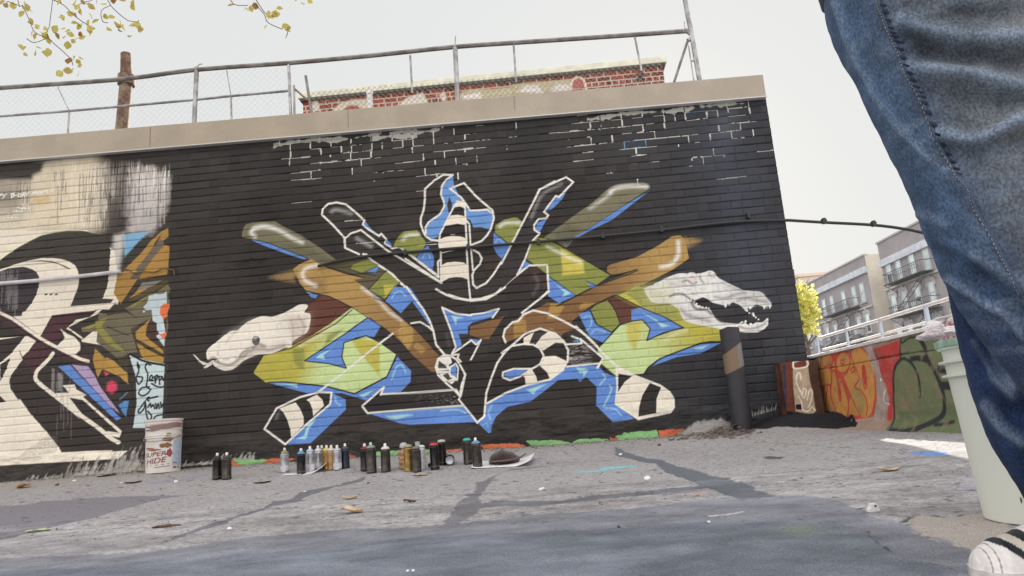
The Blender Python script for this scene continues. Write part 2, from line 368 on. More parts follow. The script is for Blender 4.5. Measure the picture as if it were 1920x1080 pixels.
for k in range(14):
    x = rs.uniform(280, 420); y = rs.uniform(350, 650)
    pl(np.array([[x/3.086, 580+y/3.086], [(x-2)/3.086, 580+(y+rs.uniform(60, 160))/3.086]]), (140, 134, 134), w=.9*px1, closed=False, soft=.01, a=.55)
pl('C2 300,340 315,345 310,480 298,470', (150, 145, 145), soft=.01, a=.6); pl('C2 330,360 365,380 360,475 328,470', (150, 145, 145), soft=.02, a=.6)
# base of the letter
pl('C2 -500,540 0,540 115,520 180,610 270,710 362,828 500,820 652,815 640,842 500,850 350,855 0,878 -500,882', CREAM)
for i in range(13):
    for j in range(22):
        x = 120+i*5.5+j*10-i*2; y = 850-i*8-j*1.2
        if x < 330 and y > 930-x*.75 and rs.rand() < .85: pl(np.array([[x/3.086, 580+y/3.086], [(x+4)/3.086, 580+(y+1)/3.086]]), (110, 104, 96), w=1.1*px1, closed=False, soft=.006, a=.7)
# gold and olive forms
pl('L1 1640,70 1700,40 1715,250 1712,400 1690,510 1390,560 1220,810 1150,700 1170,600 1190,520 1270,450 1340,380 1440,280 1530,170', (166, 124, 48))
pl('L1 1620,150 1690,190 1650,230 1560,330 1450,480 1400,560 1310,560 1390,440 1500,300 1560,210', (104, 92, 76), soft=.012)
pl('L1 1700,130 1760,160 1740,230 1660,210 1650,170', DRK); pl('L1 1560,200 1640,90 1610,150 1575,215', DRK)
pl('L1 1690,512 1400,560 1220,810 1270,855 1400,800 1540,720 1700,610', (62, 54, 44)); pl('L1 1310,755 1400,660 1490,655 1400,710', (170, 128, 55))
pl('L1 1440,595 1640,570 1560,620 1480,655 1395,660', (128, 120, 116)); pl('L1 1290,800 1420,700 1600,600 1700,570 1700,600 1500,710', (88, 76, 42), soft=.02)
pl('L1 1275,855 1400,800 1540,720 1700,610 1750,700 1750,1090 830,1090 820,1050 1000,990 1200,890', (112, 103, 78))
pl('L1 830,1060 1010,985 1200,890 1220,900 1100,970 900,1060', (150, 145, 60), soft=.01); pl('L1 1275,855 1440,760 1560,690 1500,740 1350,830', (150, 145, 60), soft=.01)
pl('L1 1170,820 1200,830 1300,890 1390,950 1290,900 1180,870 1000,1000 830,1050 770,1010 980,950', (58, 50, 42))
pl('L2 -60,190 60,210 150,150 350,170 350,230 190,330 240,500 180,505 140,530 80,545 0,480 -80,420', (108, 100, 78))
st('L2 0,300 80,335 170,370', 2, (60, 52, 44)); pl('L2 60,120 130,150 235,232 150,190 0,215 0,190', (60, 52, 44), soft=.008)
pl('L2 -90,260 0,230 -40,300 60,420 140,490 120,500 0,430 -80,330', (150, 142, 55), soft=.012, a=.8)
pl('L2 350,230 185,320 200,350 250,520 290,560 450,600 470,200', (70, 60, 46))
pl('L2 345,235 312,295 302,370 440,490 440,512 330,450 232,395 222,345', (170, 132, 52)); pl('L2 360,255 440,340 445,470 340,410 308,370 315,300', (72, 50, 42))
pl('L2 235,430 340,480 445,540 440,592 280,552', (166, 130, 44)); pl('L2 240,415 440,520 440,540 300,470', (66, 54, 40))
pl('L2 465,20 445,45 400,50 385,45 330,62 312,120 285,150 305,172 350,168 358,255 388,272 392,330 412,360 385,372 448,455 455,330 440,250 468,120', (186, 202, 210))
pl('L2 282,176 298,176 298,190 282,190', (186, 202, 210))
pl('L2 415,150 450,120 500,128 480,160 472,220 440,242 415,200', (228, 104, 40)); pl('L2 412,362 470,345 465,365 445,402', (228, 104, 40))
pl('L2 170,500 200,520 300,560 450,590 450,620 430,1090 205,1090 232,900 228,700', (188, 206, 210)); pl('L2 160,495 225,700 232,900 205,1080 120,1080 160,760', DRK)
st('L2 175,512 230,540 300,572 450,602', 4, (34, 30, 30), sm=True)
for s_ in ('L2 240,580 255,620 235,600 250,640 230,700 250,750 280,700 240,690', 'L2 340,600 310,590 300,620 320,680 310,760 340,790', 'L2 330,720 345,680 360,700 340,720 360,720', 'L2 372,690 380,740 380,690 395,680 390,710', 'L2 405,690 415,750 408,690 430,700 415,715', 'L2 432,690 440,720 455,680',
           'L2 330,770 270,780 250,820 280,840 320,820 340,790', 'L2 395,845 310,865 330,850 310,865 330,880', 'L2 300,880 250,950 255,975 290,940 300,890 310,990 330,1030 350,1000 320,960', 'L2 320,930 340,900 345,930 360,910 375,940', 'L2 380,900 390,940 400,900 410,940', 'L2 420,890 425,930 440,900 450,930', 'L2 440,985 380,1000 360,1040', 'L2 350,745 400,770 440,770'):
    pl(s_, (38, 34, 36), w=3.1*px1, closed=False, sm=True, soft=.005)
pl('L2 0,540 60,570 130,640 160,660 167,750 100,690 0,645 -60,620', (178, 136, 52)); pl('L2 -90,470 0,560 60,640 -20,600 -70,700 -110,560', (170, 130, 48))
pl('L2 80,540 150,530 180,560 160,650 100,600', (70, 58, 44), soft=.015)
pl('L2 0,745 40,722 78,745 80,790 40,825 0,800', (205, 50, 92), soft=.03); pl('L2 -20,650 20,665 -10,690', (200, 60, 80), soft=.01)
pl('L2 90,912 140,878 172,880 150,1005', (70, 130, 190)); st('L2 100,870 160,815', 2, (90, 130, 160), soft=.01)
# drips and bare splashes along the foot
for k in range(330):
    x = rs.uniform(140, 1480) if k < 250 else rs.uniform(600, 840); x0 = x/3.086
    yb = 907-x0*.098-rs.uniform(0, 3); hh = rs.uniform(2, 30)*rs.rand()*(1.9 if 120 < x0 < 275 else .55)
    c = (168, 164, 158) if rs.rand() < .7 else (128, 122, 116)
    p(np.array([[x0-rs.uniform(1, 7), yb+2], [x0+rs.uniform(1, 5), yb+2], [x0+rs.uniform(1, 9)+hh*.25, yb-hh]]), c, jag=.007, jags=.02, soft=.008, a=.85)
# HAPPY B-DAY MOM!
for s_ in ('T5 -50,650 -20,640 -20,720', 'T5 0,650 20,640 25,655 0,668 M', 'T5 40,650 60,680 95,645 M', 'T5 60,680 40,710', 'T5 165,640 205,632 185,660 215,665 165,700', 'T5 165,640 170,700', 'T5 225,665 245,660', 'T5 262,685 270,640 310,650 300,680 262,685', 'T5 320,680 340,625 352,675', 'T5 325,660 350,655', 'T5 365,625 385,650 425,610', 'T5 388,650 375,675',
           'T5 462,650 480,615 495,640 515,600 530,640', 'T5 545,640 555,608 590,610 590,635 550,642', 'T5 605,640 620,590 640,615 670,580 690,635', 'T5 760,550 740,610', 'T5 725,650 728,655'):
    pl(s_.replace(' M', ''), (236, 234, 230), w=1.7*px1, closed=False, soft=.005)
for k in range(46):
    r_ = k % 5; x = 30+r_*70+rs.uniform(0, 200-r_*25); y = 985-r_*46+rs.uniform(-8, 8)
    pl(np.array([[x/7.7125, 280+y/7.7125], [(x+12)/7.7125, 280+y/7.7125]]), (236, 234, 230), w=1.3*px1, closed=False, soft=.004)
pl('T5 310,845 335,842 335,865 312,865', (240, 238, 235)); pl('T5 355,842 380,842 380,862 357,863', (240, 238, 235)); pl('T5 400,842 425,840 425,862 402,862', (240, 238, 235))
# ---------------- the big piece
p('S1 512,290 520,220 545,185 600,168 700,160 790,158 870,205 1000,270 1170,380 1305,482 1215,535 1060,470 840,390 590,305 555,300', OLV, sm=False)
p('S1 700,330 900,330 1130,400 1280,480 1215,530 1060,470', (96, 94, 70), soft=.05, a=.7)
p('S1 590,312 700,333 900,408 1065,472 1030,478 960,455 900,436 740,378 640,340', BLU); st('S1 590,308 700,328 900,404 1065,468', 1.6, BLK)
hl('S1 620,285 590,250 620,212 700,200 790,218 870,258 940,300 1020,335', 16)
hl('S1 610,225 690,205 780,215', 12, .8)
# red-brown neck
p('S2 850,50 920,0 945,-20 1060,-5 1160,60 1085,140 900,260 740,335 700,320 840,230 870,150', RBR); p('S2 800,90 880,90 880,200 760,300 700,300 720,150', (150, 110, 92), soft=.12, a=.6)
p('P 495,666 520,660 540,652 580,632 620,606 660,577 705,590 689,596 666,610 640,631 571,677 618,682 649,690 641,670 645,642 687,629 713,642 744,664 726,706 665,738 646,734 612,724 534,716 498,717 475,699', YG, grad=('P 560,690', 'P 600,705', PALE))
p('S2 750,340 830,330 830,480 790,470 760,430', (140, 142, 58), soft=.03, a=.85); p('S2 960,330 990,240 1100,200 1060,240', (130, 136, 56), soft=.03, a=.8)
hl('S2 800,320 930,250 1040,180', 10, .6); p('P 655,632 712,640 712,706 673,660', YG, soft=.02, a=.9)
p('P 630,600 690,596 680,640 640,650', PALE, soft=.1, a=.2)
p('P 570.6,676.7 645.6,626.7 666,610 689,595.7 715,608.7 702,632 686.7,629.4 666,634.6 645,642.4 641,669.6 649,690.4 617.8,682', BLU)
st('S2 560,380 740,335 1040,170 1152,75', 2, BLK); st('P 686.7,629.4 645,642.4 641,669.6 649,690.4 617.8,682 570.6,676.7 645.6,626.7 689,595.7', 2.2, (30, 34, 50))
st('P 666,634.6 686.7,629.4 712.6,642 743.7,664.4 725.6,706 664.6,738 612,724 534,716 504,717', 2.2, (34, 36, 44))
p('S2 905,400 935,375 1025,332 960,380 968,410', LBL); 
p('P 504,718 534,717.5 612,726 646,735 665,740 726,708 745,669 771,695.6 769.6,716 751.5,734.5 713,741 718,725 687,751 640,737 579,738', BLU)
p('S2 640,575 780,575 785,600 700,580', LBL, soft=.012); hl('M1 365,660 400,570 440,560 465,610', 5, .9, LBL, .012); p('M1 130,775 230,740 160,795', LBL, soft=.012)
# gold bar
bar = 'P 549,505 562,495 584,486 612,502 645,513 678,521 705,524 664,524.5 691,544 704,560 723,568.5 743.7,589 774.8,615 795.6,636 811,654 824,667 816,682.6 817.6,697 808.5,697 795.6,688 774.8,667 751.5,640 725.6,618 699.6,599.6 666,579 640,564.6 618,555 573,544 562,530 556,518'
p(bar, GOLD, grad=('P 640,530', 'P 800,670', BRN)); 
p('P 578,520 613,520 613,556 580,545', (134, 100, 62), soft=.07, a=.55); p('P 752,598 775,615 775,640 765,655 745,630', (176, 140, 66), soft=.02, a=.8); p('P 780,640 800,655 790,665 775,650', GOLD, soft=.02, a=.6)
hl('S1 1140,530 1060,550 1020,600 1050,660 1130,700', 16); hl('M1 150,0 260,80 340,170 430,230', 9, .8); st('P 700,558 723,567.5 743.7,588 774.8,614 795.6,635 824,667', 1.6, (50, 40, 32)); st('P 573,545 618,556 666,580 725.6,619 774.8,668 808,697', 1.6, BLK)
for k in range(90):
    a_ = rs.uniform(0, 1)**2; x = 556-a_*70; y = 514+a_*12+rs.normal()*(2+a_*5); p(np.array([[x, y], [x+rs.uniform(1, 8)*(1-a_), y-.5]]), (176, 140, 80), w=rs.uniform(.3, 1.0)*px1, closed=False, soft=.006, a=.6*(1-a_))
p('P 556,505 552,530 520,524 505,520 520,514', (150, 122, 72), soft=.05, a=.8); p('P 1276,448 1282,468 1310,456 1316,450 1300,446', (150, 122, 72), soft=.05, a=.8); p('S1 500,500 640,465 740,470 760,480 640,500 520,515', (26, 25, 26), soft=.03, jag=.02, jags=.05); p('S1 360,545 500,510 620,495 500,520', (30, 29, 29), soft=.03, jag=.01)
p('S1 1055,750 1150,780 1135,808 1100,800', BLU); p('S1 1060,752 1100,765 1090,780', LBL, soft=.02, a=.5)
# socks, left
p('P 538,833.6 573,798 620,758 623,737 648,749 648.5,768 618,797 583,831', BLU); p('S2 780,945 830,920 850,850 905,820 860,880 850,930 840,948', LBL, soft=.012); hl('S2 1040,665 1045,700 1075,718', 5, .9, LBL, .012)
p('S2 645,740 560,880 705,985 840,850 1005,710 1015,635 920,635 800,668', BLK)
p('S2 662,742 770,700 800,740 825,800 826,850 742,938 735,880 712,810 690,770', CREAM); p('S2 845,682 915,648 950,680 963,722 890,792 885,745 870,705', CREAM)
st('S2 705,983 560,880 643,740 800,665 930,630 1014,633 1005,712 840,852 705,983', 3.4); st('P 598,734 640,702 690,661 736,625.6', 3.6, (214, 214, 208))
st('P 738,624.5 760,612', .1)
hl('S2 640,810 655,770', 8, .35)
# snake
p('S2 850,42 815,38 785,45 745,68 700,92 655,110 610,122 560,118 520,124 460,150 420,175 380,212 340,218 300,240 245,285 200,320 172,350 170,385 180,412 215,402 240,412 212,430 225,455 260,475 300,486 350,475 390,445 420,420 470,395 520,378 600,372 660,350 700,330 740,328 752,290 800,255 855,218 872,110 830,92 850,60', (228, 221, 210), sm=True)
p('S2 300,260 480,160 620,180 640,260 440,300', (240, 229, 214), soft=.15, a=.6)
for s_, w_, a_ in (('S2 232,425 280,442 330,445 380,415 410,370 450,345', 7, .8), ('S2 410,400 470,350 540,340 600,345 690,320', 9, .55), ('S2 480,330 520,310 560,320', 12, .5), ('S2 380,215 340,250 300,300', 9, .25), ('S2 740,150 755,210 750,280', 6, .4), ('S2 190,410 215,395 240,410 250,425', 4, .9), ('S2 650,120 690,140 640,180', 8, .2), ('S2 250,380 245,360', 4, .5), ('S2 285,410 320,408', 4, .5), ('S2 365,395 370,405', 4, .5), ('S2 790,120 830,180 820,240', 10, .35)):
    p(s_, (128, 114, 104), w=w_*px1*.5, closed=False, sm=True, soft=.028, a=min(1, a_*1.5))
for k in range(70):
    x, y = rs.uniform(640, 860), rs.uniform(70, 240); hl('S2 %f,%f %f,%f' % (x, y, x+8, y-5), 1.5, .35, (150, 120, 100), .008)
hl('S2 225,445 300,478 360,462 420,412', 3, .7, (170, 168, 160), .015)
p('S2 430,330 560,320 700,290 740,320 600,372 520,378 420,420 350,475 300,486 240,460 330,450 400,390', (168, 152, 140), soft=.05, a=.45); p('S2 700,110 860,110 850,230 760,290 720,220', (190, 172, 158), soft=.07, a=.5)
p([[340+(503+27*math.cos(a))/3.6, 560+(282+32*math.sin(a))/3.6] for a in np.linspace(0, 6.1, 16)], (58, 56, 56)); hl('S2 492,268 505,262', 4, .95); hl('S2 490,300 515,296', 3, .4)
st('S2 215,420 185,440 160,462', 3, (206, 200, 196)); p('S2 78,375 92,380 130,420 185,440 150,448 120,425', (214, 208, 202)); st('S2 155,465 175,460 205,440', 2.4, (220, 214, 208))
# bar and V of the letter
p('M1 190,905 890,850 980,970 820,975 500,988 430,980', BLU); p('M1 320,925 480,912 520,918 400,948 360,945', LBL, soft=.02); hl('M1 720,888 840,880 900,905', 6, .9, LBL, .015)
p('M1 305,715 150,855 190,905 890,850 985,975 1030,925 1045,800 1080,650 900,610 855,780 830,735 285,770', BLK, soft=.004)
# tower, horns and arms in black, outlined
p('H1 105,370 160,280 310,285 465,420 590,550 700,650 1090,890 1110,945 900,1080 750,930 460,705 300,650 300,570', (50, 46, 45)); 
p('H2 400,35 410,130 470,240 420,285 340,450 270,560 230,575 180,545 168,480 200,430 290,370 330,300 300,200 310,130', (92, 144, 208), sm=False)
p('H2 370,218 395,280 385,355 365,355 352,290', (56, 50, 52))
p('H2 510,310 545,338 690,330 742,365 725,490 700,492 630,475 575,480 550,420 515,400', (92, 144, 208))
p('H2 420,300 505,312 505,380 385,375', BLK); p('H2 330,465 440,445 505,460 512,570 400,552 290,575', BLK); p('H2 300,672 515,640 525,780 420,768 305,800', BLK)
p('H2 430,258 490,250 512,290 505,318 460,300 412,310', CREAM); p('H2 385,378 440,372 505,385 512,460 440,447 332,466 355,420', CREAM)
p('H2 288,580 340,560 400,552 470,556 515,572 518,640 300,674 285,650', CREAM); p('H2 303,800 350,775 420,768 490,775 522,795 528,918 480,900 430,897 370,905 305,940', CREAM); p('H2 303,690 360,676 420,670 300,700', CREAM)
st('H2 400,36 320,35 240,85 165,155 165,240 155,330 130,400 130,450 150,510 170,550 220,585 290,592', 3.6, sm=False)
st('H2 400,36 340,80 308,130 300,200 325,260 330,300 290,370 200,430 170,480 172,530', 3.4)
st('H2 375,150 495,105 600,220 735,335 747,400 722,490 690,545 640,595 560,625', 3.6); st('H2 375,150 470,225 510,280 545,335 620,335 690,328 735,360', 3.4)
st('H2 425,275 385,350 340,440 290,540 286,620 300,700 300,945', 3.2); st('H2 430,258 500,262', 2.6); st('H2 500,270 508,400 515,560 520,700 530,900 548,1085', 3.2)
st('H2 508,412 540,450 550,620 565,780 570,840', 3); st('H2 575,670 620,695 645,740 630,785 580,840 565,880 572,960 600,990 680,950 740,880 885,650 935,570 1060,310 1130,160 1260,90', 3.4)
st('H2 0,742 305,945 305,900', 3.4); st('H2 0,680 140,790 280,900 275,770 295,745', 3.2); st('H2 260,1000 330,1040 400,1070 520,1092 640,1080 760,1040 880,930 1040,800 1195,795 1212,1010 1140,1080', 3.6)
st('H1 300,570 200,460 105,370 115,320 160,280 230,268 310,285 400,360 465,420 452,455 500,495 590,552 605,530 650,580 638,612 700,655 755,640 790,662 1090,890', 3.6)
st('H1 1110,945 660,675 435,500 350,530 300,570 300,650 420,705', 3.4); st('H1 455,705 480,708 520,755 620,820 700,875 750,930 830,1000 900,1085', 4.2)
hl('H1 190,345 230,330 350,360', 16, .6, (200, 200, 200)); hl('H1 400,570 450,600 520,640', 15, .6, (200, 200, 200))
p('H1 470,425 528,500 490,480 460,450', BLU); p('H1 650,577 692,622 690,638 640,612', BLU)
p('H1 930,690 1000,632 1015,660 1050,720 1050,800 1035,840 975,790 905,742', BLU); hl('H1 955,740 975,705 1005,705 1020,740', 4, .8, LBL, .01)
p('H1 800,510 910,503 985,605 965,655 900,725 840,700 790,660 710,635 740,570', GRN); hl('H1 790,580 830,548 915,540', 14, .8); st('H1 990,610 1060,590', .1)
p('H1 200,820 110,800 230,762 350,760 500,740 560,800 640,840 520,1010 380,920 480,905', (90, 82, 58)); p('H1 345,830 370,790 500,750 585,795 440,862', GRN); p('H1 488,852 592,800 560,862', BLU)
p('H1 650,845 762,942 640,1085 505,1000', GRN); p('H1 625,965 722,960 640,1080', YG); st('H1 340,830 440,865 560,885', 2, (50, 46, 38)); st('H1 650,840 500,1000', 2, (50, 46, 38)); st('H1 764,942 640,1082', 2, (50, 46, 38))
p('M1 320,95 385,-10 500,0 560,90 620,220 655,290 510,95 430,182', BLU); hl('M1 365,75 390,35 430,25 465,60', 4.5, .9, LBL, .012)
st('M1 470,-10 520,60 590,150 640,240 665,310 685,410 745,480', 3.6); st('M1 505,255 570,245 630,280 665,312', 3)
st('M2 -70,50 0,72 90,92 200,80 270,40 335,-5', 3.6)
# centre
p('P 830.6,577.6 852.6,588 883.7,591.3 899,588 935.7,579 923.5,595.7 886,606 878,614 877,626 860,625.6 865.6,646 855,662 855,646 844.8,618', BLU)
p('M2 75,335 85,278 330,203 215,372 130,358', BRN); st('M2 75,335 72,280 100,252 245,213', 2, BLK)
p('M1 795,200 880,215 835,225 830,270', LBL, soft=.012); hl('M2 100,222 240,195', 3, .7, LBL, .012)
st('M1 800,475 828,425 790,300 728,140 825,185 940,198', 3.2); st('M2 90,192 180,180 292,150 245,215', 3)
p('M1 920,365 1005,378 970,408', BLU); p('M1 815,470 940,380 975,410 1010,378 905,580 830,500', BLK)
st('M1 800,478 940,378 975,410 1010,375 905,582 840,505 850,480 800,485', 3)
p('M1 745,485 700,510 680,570 700,630 760,690 820,740 855,775 870,700 895,630 870,570 800,490', BLK)
p('M1 745,485 705,505 683,560 690,600 800,590 775,560 800,540 790,500', OFFW); p('M1 705,525 755,560 765,582 698,580', (70, 66, 66)); p('M1 695,600 800,600 835,660 800,695 740,665', OFFW); p('M1 730,630 768,615 805,655 770,668', (70, 66, 66))
p('M1 790,570 830,550 832,640 795,630 783,600', BLU); st('M1 745,484 700,510 681,570 700,630 760,690 820,740 855,780 870,700 895,630 870,570 830,515 790,490 745,484', 3.2); st('M1 785,600 790,570 828,546 845,580 838,668 790,640 783,600', 2.6)
hl('M1 760,330 780,420', 8, .3, (170, 170, 170))
st('M1 285,772 308,715 150,855 190,905 890,850', 3.4); st('M1 285,768 480,760 830,735 862,790 985,975 1030,925 1045,800 1085,640', 3.4)
for k in range(60):
    x, y = rs.uniform(500, 850), rs.uniform(770, 840); st('M1 %f,%f %f,%f' % (x, y, x+rs.uniform(2, 14), y-rs.uniform(0, 4)), .8, (190, 188, 186), a=.5*(x-450)/400)
# right lower
p('P 896,793 908,782 913,758 948,738 990,723 1028.5,715 1057,693 1065,686.5 1119,685 1121,684.7 1133.5,699 1155.6,705 1157,725.6 1154,757 1188.6,785.4 1149,791.7 1117.8,760 1119,725.6 1099,706.7 1087,716 1083,710 1046.7,712.4 1026,729 995,752.6 951,763 930,781 922,799 921,811 916,812', BLU)
p('M2 490,735 635,695 560,740 540,770', LBL, soft=.015); hl('M2 240,850 215,900 230,950', 6, .8, LBL, .02); p('M2 890,590 940,590 905,640', LBL, soft=.015); hl('M2 1020,700 1060,650 1040,620', 6, .9, LBL, .015); hl('R2 165,895 210,800 200,770', 7, .9, LBL, .015); hl('R2 175,905 230,910 270,950', 5, .9, LBL, .012); hl('M2 170,1000 200,975 215,1000', 3, .7, LBL, .01); p('R2 0,665 60,668 25,700', LBL, soft=.012)
p('M2 330,400 320,340 380,250 470,190 540,165 640,183 760,240 850,290 800,310 740,335 600,290 470,340', BRN); p('M2 395,260 490,185 490,330 400,380', (172, 134, 58), soft=.015, a=.8); p('M2 635,110 760,110 740,330 660,300 630,190', (172, 134, 58), soft=.015, a=.8)
# gold arm right
p('R1 668,610 690,595 860,545 1000,470 1080,415 1130,408 1155,425 1172,475 1187,555 1150,590 1090,625 900,722 700,792 560,862 450,955 375,1050 330,1000 130,940 190,885 300,835 350,858 600,730 850,628 700,660 672,640', GOLD, grad=('R1 1000,560', 'R1 560,760', BRN))
p('R1 310,840 400,860 350,940 290,940', (172, 134, 58), soft=.015, a=.8); p('R1 490,860 520,830 600,830 560,862 500,880', (172, 134, 58), soft=.015, a=.7)
p('M2 330,400 330,370 420,290 500,200 600,190 760,240 850,290 800,310 740,335 600,290 470,340', BRN, a=.25)
hl('R1 1010,610 1080,590 1120,530 1120,450', 15, .9)
for k in range(70):
    a_ = rs.uniform(0, 1)**2; x = 1283+a_*30; y = 452+rs.normal()*(4+a_*4); p(np.array([[x, y], [x+rs.uniform(1, 8)*(1-a_), y-.5]]), (176, 140, 80), w=rs.uniform(.3, 1.1)*px1, closed=False, soft=.006, a=.6*(1-a_))
st('R1 690,660 760,655 855,626 860,632 780,665 600,730 350,858', 2.2, (44, 40, 36)); st('R1 1187,560 1090,628 900,724 700,794 560,864 450,957', 2.2, (36, 34, 36))
# olive finger right
p('R1 270,425 330,380 480,270 580,200 680,110 730,88 820,78 900,75 925,85 937,108 920,125 760,228 540,375 460,440 410,488 350,450', OLV); p('R1 300,400 420,330 540,370 430,470', (84, 82, 66), soft=.08, a=.6)
p('R1 935,128 880,172 700,312 540,390 450,440 408,492 455,425 540,378 760,232', BLU)
hl('R1 690,135 730,110 820,98 920,100', 16, .8); hl('R1 560,240 640,185 690,145', 14, .6)
p('R1 200,440 230,425 290,430 420,500 690,660 610,718 560,742 470,790 300,668 160,562', GRN); p('R1 375,490 520,572 527,650 388,662', (196, 184, 66), soft=.02); hl('R1 290,480 350,510 420,545 500,580', 9, .8); st('R1 290,430 420,500 690,660', 2, (40, 38, 34)); st('R1 160,562 300,668 470,790', 2, (40, 40, 44))
p('R1 540,700 610,728 570,742', BLU); st('R1 540,700 600,725', 1.5, BLK)
p('H2 760,460 830,415 920,393 950,400 990,440 935,560 885,622 755,522', GRN); hl('H2 800,470 850,440 960,440', 13, .8); p('H2 745,525 885,632 820,748 770,700 742,640', BLU); hl('H2 760,610 785,575 830,610', 4, .7, LBL, .012); p('H2 1010,762 1062,790 955,862', BLU)
p('R1 300,672 470,790 365,838 295,792', BLU); p('R1 350,725 385,745 440,775 385,800 400,770', LBL, soft=.012)
p('R1 245,118 410,40 455,72 365,165 345,160 270,260 297,282 285,300 230,310 205,370 243,396 190,455 100,660 0,750 0,560 65,465 150,300', (50, 47, 48)); hl('R1 190,300 240,180 290,130 380,85', 9, .55, (205, 205, 205))
p('R1 285,252 350,170 368,165 440,80 385,180 320,245', BLU); p('R1 228,330 287,305 245,385 215,372', BLU)
st('R1 0,590 65,465 245,118 410,40 455,72 365,167 345,160 270,260 297,282 285,300 235,305 207,345 210,375 243,396 190,452 150,560 100,660', 3.4); hl('H2 1095,880 1120,960 1080,1040', 14, .3, (190, 190, 200)); st('R1 100,660 175,600 290,597 300,765 130,900', 3.4)
# right body
p('R1 490,910 560,880 600,970 710,1030 650,1090 560,1050', BLU); hl('R1 520,930 560,920 570,970 540,1010', 4, .8, LBL, .012); hl('R1 570,1030 600,1005 660,1020', 4, .8, LBL, .012)
p('R1 565,880 600,850 680,815 720,890 752,970 700,1020 610,972', GRN); p('R1 670,820 740,785 870,870 822,950 760,985 725,890', RBR); st('R1 560,880 600,970 710,1030', 2, BLK); st('R1 680,820 725,890 752,970 700,1022', 2, BLK)
p('R2 250,235 360,180 420,190 560,200 640,380 760,400 860,430 875,440 868,505 750,520 600,570 480,620 430,660 405,700 240,715 150,640 130,560 160,520 265,408 395,380 445,430 425,500 635,425 385,305', YG, grad=('R2 640,400', 'R2 420,600', PALE))
p('R2 250,235 360,180 500,200 600,300 640,380 560,390 385,305', (150, 150, 66), soft=.08); p('R2 245,232 300,228 350,260 385,305', (196, 184, 60), soft=.02); p('R2 300,400 385,385 385,480 345,570 300,480', (190, 178, 66), soft=.04, a=.8); hl('R2 530,500 580,470 660,440', 12, .5)
p('R2 330,320 390,308 520,360 637,427 520,455 422,502 440,432 395,380 330,388', BLU); p('R2 400,340 480,380 490,395 560,415 510,425 480,390', LBL, soft=.012)
st('R2 390,308 520,360 640,427 520,457 422,503 442,432 395,380 330,388 262,410 150,530', 2.2, (30, 34, 46)); st('R2 245,234 385,305', 2, BLK)
p('R2 455,655 500,610 600,572 750,522 868,515 800,550 740,580 600,602', BLU); p('R2 690,550 790,530 750,555', LBL, soft=.012); st('R2 868,512 800,510 740,520 600,572 500,612 430,665 405,702', 2.6, (32, 32, 38))
st('R2 130,640 200,705 245,715', 2, (34, 36, 40))
# sock right
p('R2 240,650 340,708 500,770 560,815 582,850 580,900 560,932 370,972 235,880 245,780', CREAM); p('R2 440,755 507,782 480,850 475,936 370,957 375,900 395,830', BLK); p('R2 252,700 335,715 290,750 250,810', BLK)
st('R2 240,652 340,708 500,770 555,808 582,850 582,900 560,932 370,972 235,880 246,780 238,650', 3, OFFW)
st('M2 310,470 350,420 322,350 335,300 390,248 430,240 470,190 540,162 640,183 760,240 850,290 930,350 1000,420', 3.6); st('R2 0,420 60,475 130,545 180,600 240,652', 3.6); st('R2 -25,478 25,495 160,612 130,665', 3.2); st('R2 0,650 40,648 140,640', 2.6)
p('M2 785,405 880,398 878,370 1045,508 1010,562 780,560', BLK)
for k in range(150):
    x = rs.uniform(785, 960); y = rs.uniform(400, 550); st('M2 %f,%f %f,%f' % (x, y, x+rs.uniform(4, 40), y-rs.uniform(0, 8)), rs.uniform(.5, 1.4), (214, 200, 202), a=.7*rs.rand()*(1-(x-785)/260))
p('M2 820,385 880,362 870,392', BLU)
st('M2 780,408 890,400 880,368 1045,508 1002,575', 3.2); st('M2 780,568 1020,545', 2.8)
# big curl
p('M2 200,835 185,930 135,972 0,810 10,780 45,620 0,540 200,500 340,400 480,330 590,295 700,330 780,420 792,520 740,600 640,670 500,700 340,760', BLK, soft=.004)
p('M2 470,360 545,318 510,402 470,405', CREAM); p('M2 655,312 720,345 780,400 700,395 612,452 585,430 552,415 600,350', CREAM); p('M2 612,495 700,490 788,532 760,600 660,658 640,610 585,560 610,525', CREAM); p('M2 530,590 560,640 572,690 485,697 480,650 465,635', CREAM)
p('M2 548,318 590,305 645,318 600,345 550,412 518,402', (60, 56, 56)); p('M2 325,628 360,600 400,590 500,588 430,640 360,655', BLU)
st('M2 135,972 185,930 200,760 240,640 280,540 330,470 380,420 480,330 590,293 700,330 760,385 792,450 788,530 740,602 660,662 500,700 340,760 205,835', 3.5); st('M2 310,470 380,420 470,405 540,410 590,440 615,490 590,550 520,590 440,642 370,667 318,645 320,610 400,583 520,585', 3.2); st('M2 0,805 15,780 48,625 0,540', 3.2); st('M2 135,972 0,805', 3)
# crocodile
head = 'K 125,362 180,335 245,318 270,292 330,270 400,230 460,205 520,180 590,162 650,158 700,165 740,148 780,150 820,165 880,160 950,140 980,125 1030,125 1065,150 1085,190 1120,225 1210,270 1330,330 1450,385 1560,395 1660,400 1710,425 1750,470 1790,520 1828,568 1822,600 1800,635 1785,590 1745,605 1725,645 1708,600 1660,585 1610,575 1560,620 1535,645 1515,605 1500,640 1480,665 1440,612 1380,570 1310,545 1280,560 1262,588 1240,560 1228,595 1212,622 1190,585 1120,570 1040,550 1000,520 960,495 905,478 850,500 800,520 770,500'
p(head+' 740,500 800,560 860,595 960,630 1010,640 1030,680 1060,735 1100,785 1160,815 1260,825 1385,832 1420,805 1440,840 1475,795 1500,840 1550,860 1620,810 1700,812 1745,780 1765,755 1782,765 1778,850 1725,905 1640,945 1480,948 1400,940 1385,875 1240,870 1150,908 1050,880 900,855 740,822 650,780 620,720 590,640 520,590 450,560 300,560 220,540 150,440', (217, 217, 214))
